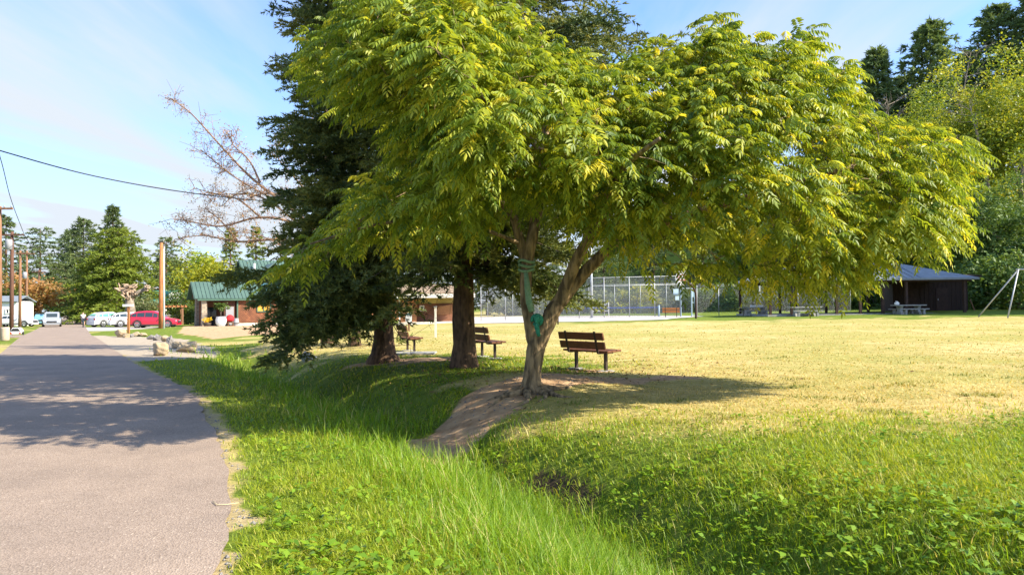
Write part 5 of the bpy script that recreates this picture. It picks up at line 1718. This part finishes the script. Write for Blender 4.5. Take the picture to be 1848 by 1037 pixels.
def far_buildings():
    D = 125
    b = at(262, D)
    t = thing('teal_roofed_building', 'distant building with a bright teal metal roof behind the log pole', 'building', b, ROT)
    obj('wall', MB().box((4.6, 3, 1.4), (9.2, 6, 3.2)), M['cream'], t)
    obj('roof', gable_roof(0, 9.2, 0, 6, 3.0, 5.2), M['tealroof'], t)
    obj('chimney', MB().box((6.7, 2.2, 4.9), (.9, .9, 1.6)), M['terra'], t)
    window(t, 2.5, -.02, 1.6, 1.2, 1.0, 'white'); window(t, 6.5, -.02, 1.6, 1.2, 1.0, 'white')
    b = at(334, 112)
    t = thing('garden_shed', 'small dark roofed shed left of the lodge gable', 'shed', b, ROT)
    obj('wall', MB().box((1.1, 1.1, 1.3), (2.2, 2.2, 2.8)), M['brownwall'], t)
    obj('roof', gable_roof(0, 2.2, 0, 2.2, 2.6, 4.2, over=.5, seams=False), M['cedarshake'], t)
    obj('door', MB().box((1.1, -.03, 1.0), (.9, .05, 2.0)), M['greybox'], t)
    b = at(318, 118)
    t = thing('white_sign', 'rounded white sign board above the hedge by the teal roof', 'sign', b, ROT)
    obj('post', MB().box((0, 0, 1.7), (.14, .14, 3.8)), M['white'], t)
    obj('board', MB().prism([(-1.1, 3.2), (1.1, 3.2), (1.1, 4.3), (.6, 4.75), (-.6, 4.75), (-1.1, 4.3)], -.15, -.08), M['white'], t)
    b = at(-2, 92)
    t = thing('white_house', 'white house with small dark windows behind the parked sedan', 'house', b, .1)
    obj('wall', MB().box((.2, 2, 1.3), (3.6, 4, 3.4)), M['white'], t)
    obj('roof', gable_roof(-1.6, 2.0, 0, 4, 2.95, 3.6, over=.25, seams=False), M['slate'], t)
    window(t, .0, -.02, 1.75, .55, .42, 'white'); window(t, 1.2, -.02, 1.75, .55, .42, 'white')
    b = G(24, 586)
    t = thing('white_sign', 'long white board on a post before the white house', 'sign', b, .1)
    obj('post', MB().box((0, 0, .6), (.12, .12, 1.3)), M['white'], t); obj('board', MB().box((.2, -.1, .95), (1.1, .05, .22)), M['white'], t)
    b = at(57, 112)
    t = thing('garden_wall', 'short pale garden wall with brick pier under the orange tree', 'wall', b, .2)
    obj('wall_panel', MB().box((1.0, 0, .8), (3.2, .2, 1.8)), M['cream'], t); obj('pier', MB().box((-.8, -.05, 1.1), (.5, .5, 2.4)), M['terra'], t)


far_buildings()


# ------------------------------------------------------------------ courts, fence, hoop
def sheet(name, pix, m, lift):
    pts = [G(*p) for p in pix]
    mb = MB(); n = 14
    a, b, c, d = pts
    for i in range(n + 1):
        for k in range(n + 1):
            u, v = i / n, k / n
            p = (a * (1 - u) + b * u) * (1 - v) + (d * (1 - u) + c * u) * v
            mb.v.append((p.x, p.y, h(p.x, p.y) + lift))
    for i in range(n):
        for k in range(n):
            j = i * (n + 1) + k; mb.f.append((j, j + n + 1, j + n + 2, j + 1))
    o = obj(name, mb, m, smooth=True); o['kind'] = 'structure'; return o


M['court'] = mat('court_concrete', (.52, .48, .44), (.42, .39, .36), scale=1.2, rough=.9)
sheet('ball_court', [(830, 585), (1195, 577), (1275, 570.5), (845, 572)], M['court'], .03)


def chain_fence(label, p0, p1, height, nposts, mid=None, pr=.035, wire_w=.005, pitch=.06, name='chain_link_fence'):
    """p0,p1 world base points"""
    p0, p1 = Vector(p0), Vector(p1)
    d = (p1 - p0); d.z = 0; Lf = d.length; d.normalize()
    t = thing(name, label, 'fence', p0, math.atan2(d.y, d.x))
    gz = lambda x: h(p0.x + d.x * x, p0.y + d.y * x) - p0.z
    for i in range(nposts):
        x = Lf * i / (nposts - 1)
        obj('post', MB().tube([(x, 0, gz(x) - .2), (x, 0, gz(x) + height)], pr, 8), M['galv'], t, smooth=True)
    for zz in [height - .03] + (mid or []):
        obj('rail', MB().tube([(0, 0, gz(0) + zz), (Lf / 2, 0, gz(Lf / 2) + zz), (Lf, 0, gz(Lf) + zz)], pr * .75, 6), M['galv'], t, smooth=True)
    n = int((Lf + height) / pitch)
    xs = -height + np.arange(n) * pitch
    q = []
    z0 = (gz(0) + gz(Lf)) / 2 + .05
    for sg in (1, -1):
        a = xs.copy(); b = xs + height
        za = np.zeros(n); zb = np.full(n, height)
        # clip to 0..Lf
        c = np.clip(a, 0, Lf); za = za + (c - a); a = c
        c = np.clip(b, 0, Lf); zb = zb - (b - c); b = c
        ok = b > a + .01
        a, b, za, zb = a[ok], b[ok], za[ok], zb[ok]
        if sg < 0: za, zb = height - za, height - zb
        w = wire_w * .7
        y = np.full(len(a), .004 * sg)
        q.append(np.stack([np.stack([a - w * .5, y, za + z0 + w * .5 * sg], -1), np.stack([a + w * .5, y, za + z0 - w * .5 * sg], -1), np.stack([b + w * .5, y, zb + z0 - w * .5 * sg], -1), np.stack([b - w * .5, y, zb + z0 + w * .5 * sg], -1)], 1))
    npmesh('chain_link_mesh', np.concatenate(q), M['wire'], t)
    return t


def courts():
    fl, fr = at(868, 69), at(1228, 67)
    chain_fence('tall chain link court fence behind the concrete ball court', fl, fr, 3.75, 9, mid=[2.95])
    chain_fence('far chain link fence on the other side of the court', at(880, 92), at(1250, 90), 3.7, 9, wire_w=.0035)
    chain_fence('lower chain link fence running from the gate behind the picnic tables', at(1258, 69), at(1535, 80), 2.9, 9, wire_w=.0028)
    b = at(1068, 66.0)
    t = thing('light_pole', 'thick pale steel light pole before the court fence', 'pole', b)
    obj('shaft', MB().tube([(0, 0, -.2), (0, 0, 6.5)], [.13, .09], 12), M['galv'], t, smooth=True)
    obj('base_plate', MB().lathe([(.25, 0), (.25, .05), (.15, .09)], n=12), M['galv'], t)
    # gate
    b = at(1229, 66.5)
    t = thing('court_gate', 'open steel gate frame at the fence end behind the hoop', 'gate', b)
    for x in (0, .95): obj('post', MB().tube([(x, 0, -.1), (x, 0, 2.6)], .05, 8), M['bluegrey'], t)
    fr_ = MB()
    for x in (1.0, 1.32): fr_.tube([(x, .1, .15), (x, .1 + .5 * (x > 1.1), 2.5)], .035, 6)
    for z in (.2, 1.3, 2.45): fr_.tube([(1.0, .1, z), (1.32, .55, z)], .03, 6)
    obj('gate_leaf', fr_, M['bluegrey'], t); obj('lintel', MB().tube([(0, 0, 2.58), (.95, 0, 2.58)], .04, 6), M['galv'], t)
    b = at(1220, 66.8)
    t = thing('court_sign', 'pale blue sign boards hung on the court fence above the orange bench', 'sign', b)
    obj('upper_board', MB().box((0, -.09, 2.28), (.46, .03, .52)), M['signlight'], t); obj('lower_board', MB().box((.1, -.09, 1.72), (.34, .03, .36)), M['signlight'], t)
    b = at(1249, 66.8)
    t = thing('court_sign', 'narrow pale blue sign on the gate beside the hoop pole', 'sign', b)
    obj('board', MB().box((0, -.12, 2.1), (.24, .03, .6)), M['signlight'], t); obj('edge_strip', MB().box((0, -.145, 2.36), (.22, .012, .06)), M['signblue'], t)
    # hoop
    b = G(1256, 574.5); s = b.y / F0
    t = thing('basketball_hoop', 'basketball hoop on a bent brown pole at the court corner', 'basketball hoop', b)
    pts = bend([(0, 0, -.2), (0, 0, 1.2), (0, 0, 2.0), (-.25, .05, 2.55), (-.8, .1, 2.95)], 6)
    obj('pole', MB().tube(list(pts), .085, 10), M['brownpaint'], t, smooth=True)
    bd = obj('backboard', MB().prism([(-1.45, 2.75), (-.65, 2.75), (-.55, 3.2), (-.75, 3.75), (-1.35, 3.75), (-1.55, 3.2)], .08, .13), M['white'], t)
    tg = MB()
    for (x, z, w_, h_) in ((-1.05, 3.42, .55, .05), (-1.05, 3.02, .55, .05), (-1.32, 3.22, .05, .45), (-.78, 3.22, .05, .45)): tg.box((x, .07, z), (w_, .012, h_))
    obj('target_square', tg, M['signred'], bd)
    obj('rim', MB().tube([(-1.05 + .23 * math.cos(a), -.2 + .23 * math.sin(a), 2.98) for a in np.linspace(0, 2 * PI, 20)], .018, 6), M['wood_o'], t)
    nt_ = MB()
    for k in range(10):
        a = 2 * PI * k / 10
        nt_.tube([(-1.05 + .23 * math.cos(a), -.2 + .23 * math.sin(a), 2.97), (-1.05 + .13 * math.cos(a + .4), -.2 + .13 * math.sin(a + .4), 2.58)], .008, 3)
        nt_.tube([(-1.05 + .23 * math.cos(a), -.2 + .23 * math.sin(a), 2.97), (-1.05 + .13 * math.cos(a - .4), -.2 + .13 * math.sin(a - .4), 2.58)], .008, 3)
    obj('hoop_net', nt_, M['white'], t)
    # tennis net
    a, c = at(985, 74), at(1189, 70)
    d = c - a; L = Vector((d.x, d.y, 0)).length
    t = thing('tennis_net', 'tennis net with blue tape strung between two posts inside the fence', 'net', a, math.atan2(d.y, d.x))
    for x in (0, L): obj('post', MB().tube([(x, 0, -.1), (x, 0, 1.2)], .10, 10), M['bluegrey'], t, smooth=True)
    obj('tape', MB().box((L / 2, 0, .99), (L, .03, .10)), M['netblue'], t)
    q = []
    for x in np.arange(.1, L, .10): q.append([(x, .0, .1), (x + .012, 0, .1), (x + .012, 0, .94), (x, 0, .94)])
    for z in np.arange(.12, .95, .10): q.append([(0, .004, z), (L, .004, z), (L, .004, z + .012), (0, .004, z + .012)])
    npmesh('net_mesh', np.array(q), M['plasticblk'], t)
    b = at(1010, 72)
    t = thing('bleacher_frame', 'low white tubular frame standing inside the court', 'frame', at(1083, 78))
    f = MB()
    for x in (-.9, .9): f.tube([(x, 0, 0), (x, 0, 1.6)], .04, 6)
    f.tube([(-.9, 0, .95), (.9, 0, .95)], .04, 6); f.tube([(-.9, 0, .6), (.9, 0, .6)], .04, 6)
    obj('frame', f, M['white'], t); obj('brace', MB().tube([(.9, 0, 1.55), (.3, .2, .95)], .035, 6), M['white'], t)
    b = G(1007, 585); t = thing('low_post', 'short brown post with a side bar right of the walnut trunk', 'post', b)
    obj('post', MB().box((0, 0, .42), (.10, .10, .95)), M['brownpaint'], t); obj('side_bar', MB().box((-.35, 0, .62), (.6, .07, .08)), M['brownpaint'], t)


courts()


# ------------------------------------------------------------------ picnic tables, pavilion, shed, swing
def picnic(label, px, py, rz=0.0, wpx=70):
    b = G(px, py)
    t = thing('picnic_table', label, 'picnic table', b, rz, 'concrete picnic tables')
    L = 2.6
    obj('table_top', MB().box((0, 0, .75), (L, .85, .085)), M['conc'], t, bevel=.015)
    prof = [(-.42, 0), (.42, 0), (.30, .22), (.20, .40), (.30, .60), (.36, .705), (-.36, .705), (-.30, .60), (-.20, .40), (-.30, .22)]
    for x in (-.75, .75):
        m = MB(); rot = Matrix.Rotation(PI / 2, 3, 'Z'); mm = MB().prism(prof, -.11, .11)
        obj('pedestal', MB().add([(x - v[1], v[0], v[2]) for v in mm.v], [f[::-1] for f in mm.f]), M['conc'], t)
    for y in (-.82, .82):
        se = obj('bench_seat', MB().box((0, y, .44), (L * .92, .32, .075)), M['conc'], t, bevel=.012)
        for x in (-.75, .75): obj('seat_support', MB().box((x, y, .20), (.16, .26, .41)), M['conc'], se)
    return t


T1 = picnic('concrete picnic table under the pavilion eave behind the left post', 1362, 569.5, .06)
T2 = picnic('second concrete picnic table between the middle pavilion posts', 1452, 570.5, -.04)
T3 = picnic('concrete picnic table on the grass before the dark shed', 1640, 567, .05)
p = G(1617, 565)
bg = thing('paper_bag', 'crumpled white bag lying on the picnic table by the shed', 'bag', T3.location + Vector((-1.05, -.15, .795)))
obj('bag_body', MB().prism([(-.14, 0), (.15, 0), (.19, .16), (.05, .24), (-.18, .17)], -.12, .1), M['white'], bg, bevel=.03)
obj('fold', MB().box((.02, 0, .25), (.2, .12, .05), Matrix.Rotation(.3, 3, 'Y')), M['white'], bg)
bx = tag(obj('white_box', MB().box((0, 0, .09), (1.1, .35, .18), taper=.96), M['white'], loc=T1.location + Vector((.2, 0, .795)), bevel=.01), 'flat white box lying on the first picnic table', 'box')


def pavilion():
    D = 63.0
    c = at(1530, D + 3.5)
    s = D / F0
    t = thing('picnic_pavilion', 'open picnic pavilion with a grey hipped roof on dark brown posts', 'pavilion', c)
    Lx, Ly = 9.0, 4.6
    ze = 3.0; zr = 4.55
    rl = 4.3
    rf = MB()
    A = [(-Lx, -Ly, ze), (Lx, -Ly, ze), (Lx, Ly, ze), (-Lx, Ly, ze)]; Rg = [(-rl, 0, zr), (rl, 0, zr)]
    u = -.16
    vs = A + Rg + [(x, y, z + u) for x, y, z in A] + [(x, y, z + u) for x, y, z in Rg]
    rf.add(vs, [(0, 1, 5, 4), (2, 3, 4, 5), (1, 2, 5), (3, 0, 4), (6, 10, 11, 7), (8, 11, 10, 9), (7, 11, 8), (9, 10, 6), (0, 6, 7, 1), (1, 7, 8, 2), (2, 8, 9, 3), (3, 9, 6, 0)])
    for k in np.arange(-rl, rl + .1, .6):
        rf.slab([(k - .03, -Ly, ze + .005), (k + .03, -Ly, ze + .005), (k + .03, 0, zr + .005), (k - .03, 0, zr + .005)], .04)
    obj('roof', rf, M['slate'], t)
    for x in (-8.4, -6.6, -2.8, -.8, 1.1, 3.1, 8.0):
        obj('post', MB().box((x, -Ly + .5, 1.35), (.2, .2, 3.1)), M['brownpaint'], t)
    for x in (-8.4, -4.6, -3.1, -.2, 3.8, 8.0):
        obj('post', MB().box((x, Ly - .5, 1.35), (.2, .2, 3.1)), M['brownpaint'], t)
    bm = MB()
    for y in (-Ly + .5, Ly - .5): bm.box((0, y, 2.82), (2 * Lx - .8, .16, .22))
    obj('eave_beam', bm, M['brownpaint'], t)
    obj('slab_floor', MB().box((0, 0, -.03), (2 * Lx - .6, 2 * Ly - .4, .16)), M['conc'], t)


pavilion()


def shed():
    D = 70.0
    b = at(1612, D)
    t = thing('storage_shed', 'dark brown board and batten shed with flat roof behind the pavilion', 'shed', b, math.radians(-12))
    W_, d_, H_ = 6.4, 4.2, 3.0
    obj('wall', MB().box((W_ / 2, d_ / 2, H_ / 2 - .1), (W_, d_, H_ + .2)), M['shed'], t)
    bt_ = MB()
    for x in np.arange(.1, W_, .38): bt_.box((x, -.025, H_ / 2), (.06, .045, H_))
    for y in np.arange(.2, d_, .38): bt_.box((W_ + .025, y, H_ / 2), (.045, .06, H_))
    obj('batten_siding', bt_, M['shed'], t)
    obj('roof', MB().slab([(-.5, -.8, H_ + .12), (W_ + .9, -.8, H_ + .12), (W_ + .9, d_ + .5, H_ + .42), (-.5, d_ + .5, H_ + .42)], .16), M['shed'], t)
    dr = obj('door', MB().box((1.6, -.06, 1.1), (1.0, .05, 2.15)), M['brownpaint'], t); obj('handle', MB().box((1.25, -.10, 1.1), (.05, .05, .16)), M['galv'], dr)
    dr = obj('door', MB().box((4.2, -.06, 1.1), (1.0, .05, 2.15)), M['brownpaint'], t); obj('handle', MB().box((3.85, -.10, 1.1), (.05, .05, .16)), M['galv'], dr)
    b2 = b + Matrix.Rotation(math.radians(-12), 3, 'Z') @ Vector((W_ + .4, -.4, 0))
    b2.z = h(b2.x, b2.y)
    st = MB().tube([(-.25, .25, 1.05), (0, 0, -.02)], .05, 8)
    tag(obj('wooden_stake', st, M['pole'], loc=b2), 'slanting wooden stake leaning at the shed corner', 'stake')


shed()


def swing():
    b = G(1818, 573.5); s = b.y / F0
    top = P(1838, 486, b.y + 1.0)
    t = thing('swing_set', 'galvanised swing set frame at the field edge by the wooded slope', 'swing set', b)
    R0 = b
    a = top - R0
    back = Vector((-.35, 2.6, 0)); back.z = h(R0.x + back.x, R0.y + back.y) - R0.z
    obj('leg', MB().tube([Vector((0, 0, -.1)), a], .05, 8), M['galv'], t, smooth=True)
    obj('leg', MB().tube([back, a], .045, 8), M['galv'], t, smooth=True)
    e = a + Vector((5.2, .6, 0.05))
    obj('beam', MB().tube([a - Vector((.15, 0, 0)), e], .055, 8), M['galv'], t, smooth=True)
    for f_ in (Vector((5.4, -.4, 0)), Vector((5.4, 2.6, 0))):
        f_.z = h(R0.x + f_.x, R0.y + f_.y) - R0.z
        obj('leg', MB().tube([f_, e], .05, 8), M['galv'], t, smooth=True)
    for k in (.35, .7):
        p_ = a + (e - a) * k
        for dx in (-.25, .25): obj('chain', MB().tube([p_ + Vector((dx, 0, 0)), p_ + Vector((dx, 0, -2.4))], .015, 5), M['galv'], t)
        obj('seat', MB().box(p_ + Vector((0, 0, -2.42)), (.55, .2, .04)), M['plasticblk'], t)


swing()

# fallen twig on the asphalt edge and a few dead sticks
for k, (pix, lb) in enumerate([(((384, 910), (392, 917), (410, 916), (432, 913)), 'thin pale dead stalk lying across the asphalt edge'), (((1090, 655), (1120, 652), (1150, 650)), 'broken dead twig in the grass right of the nearest bench')]):
    tag(obj('dead_twig', MB().tube([G(*q) + Vector((0, 0, .03)) for q in pix], [.0035, .0045, .004, .002][:len(pix)], 6), M['straw'], smooth=True), lb, 'twig')
# concrete slab under the second bench
g = G(728, 640)
tag(obj('concrete_slab', MB().box((0, 0, 0), (1.5, .9, .10)), M['conc'], loc=g + Vector((.2, .5, .0)), bevel=.02), 'thin concrete slab in the grass beneath the bench by the flared spruce', 'slab')

# ------------------------------------------------------------------ light, sky, camera
SUN_EL = math.radians(39); AZB = math.radians(17)
to_sun = Vector((math.cos(AZB) * math.cos(SUN_EL), -math.sin(AZB) * math.cos(SUN_EL), math.sin(SUN_EL)))
sd = bpy.data.lights.new('sun', 'SUN'); sd.energy = 4.3; sd.angle = math.radians(.5); sd.color = (1, .90, .72)
so = bpy.data.objects.new('sun', sd); COL.objects.link(so)
so.rotation_euler = (-to_sun).to_track_quat('-Z', 'Y').to_euler()
so.location = (30, -10, 40)

world = bpy.data.worlds.new('World'); scene.world = world; world.use_nodes = True
nt = world.node_tree; nt.nodes.clear()
out = _n(nt, 'ShaderNodeOutputWorld'); bg_ = _n(nt, 'ShaderNodeBackground'); bg_.inputs[1].default_value = .15
sky = _n(nt, 'ShaderNodeTexSky', sky_type='NISHITA'); sky.sun_disc = False
sky.sun_elevation = SUN_EL; sky.sun_rotation = math.atan2(to_sun.x, to_sun.y); sky.air_density = 1.0; sky.dust_density = 1.2; sky.ozone_density = 1.2
tc = _n(nt, 'ShaderNodeTexCoord')
sx = _n(nt, 'ShaderNodeSeparateXYZ'); nt.links.new(tc.outputs['Generated'], sx.inputs[0])
# cirrus streaks: direction projected on a high plane
mz = _n(nt, 'ShaderNodeMath', operation='MAXIMUM'); mz.inputs[1].default_value = .05; nt.links.new(sx.outputs[2], mz.inputs[0])
dv = _n(nt, 'ShaderNodeVectorMath', operation='DIVIDE'); cz = _n(nt, 'ShaderNodeCombineXYZ')
for i in range(3): nt.links.new(mz.outputs[0], cz.inputs[i])
nt.links.new(tc.outputs['Generated'], dv.inputs[0]); nt.links.new(cz.outputs[0], dv.inputs[1])
mp = _n(nt, 'ShaderNodeMapping'); mp.inputs['Rotation'].default_value = (0, 0, math.radians(25)); mp.inputs['Scale'].default_value = (.95, .20, 1)
nt.links.new(dv.outputs[0], mp.inputs[0])
nz = _n(nt, 'ShaderNodeTexNoise'); nz.inputs['Scale'].default_value = 1.1; nz.inputs['Detail'].default_value = 7; nz.inputs['Roughness'].default_value = .52; nz.inputs['Distortion'].default_value = .35
nt.links.new(mp.outputs[0], nz.inputs['Vector'])
cl = ramp(nt, nz.outputs['Fac'], [(0, 0, 0), (.85, .85, .85)], [.42, .66])
# thin veil near the horizon
vl = _n(nt, 'ShaderNodeMapRange', interpolation_type='SMOOTHSTEP'); vl.inputs[1].default_value = .42; vl.inputs[2].default_value = 0.0; vl.inputs[3].default_value = 0; vl.inputs[4].default_value = .75
nt.links.new(sx.outputs[2], vl.inputs[0])
mxm = _n(nt, 'ShaderNodeMath', operation='ADD', use_clamp=True); nt.links.new(cl, mxm.inputs[0]); nt.links.new(vl.outputs[0], mxm.inputs[1])
mx = _n(nt, 'ShaderNodeMix', data_type='RGBA'); nt.links.new(mxm.outputs[0], mx.inputs[0]); tint = _n(nt, 'ShaderNodeMix', data_type='RGBA', blend_type='MULTIPLY'); tint.inputs[0].default_value = 1; nt.links.new(sky.outputs[0], tint.inputs[6]); tint.inputs[7].default_value = (.52, .70, .95, 1); nt.links.new(tint.outputs[2], mx.inputs[6]); mx.inputs[7].default_value = (2.05, 2.25, 2.5, 1)
nt.links.new(mx.outputs[2], bg_.inputs[0]); nt.links.new(bg_.outputs[0], out.inputs[0])

cam = bpy.data.cameras.new('camera'); co_ = bpy.data.objects.new('camera', cam); COL.objects.link(co_)
cam.sensor_width = 36; cam.lens = 36 * F0 / W0; cam.clip_end = 3000; cam.clip_start = .05
co_.matrix_world = Matrix(((rgt.x, upv.x, -fwd.x, 0), (rgt.y, upv.y, -fwd.y, 0), (rgt.z, upv.z, -fwd.z, CAMZ), (0, 0, 0, 1)))
scene.camera = co_
scene.view_settings.view_transform = 'Standard'; scene.view_settings.look = 'None'; scene.view_settings.gamma = 1
scene.view_settings.exposure = 1.4
scene.cycles.max_bounces = 8; scene.cycles.transparent_max_bounces = 8
scene.cycles.use_denoising = True
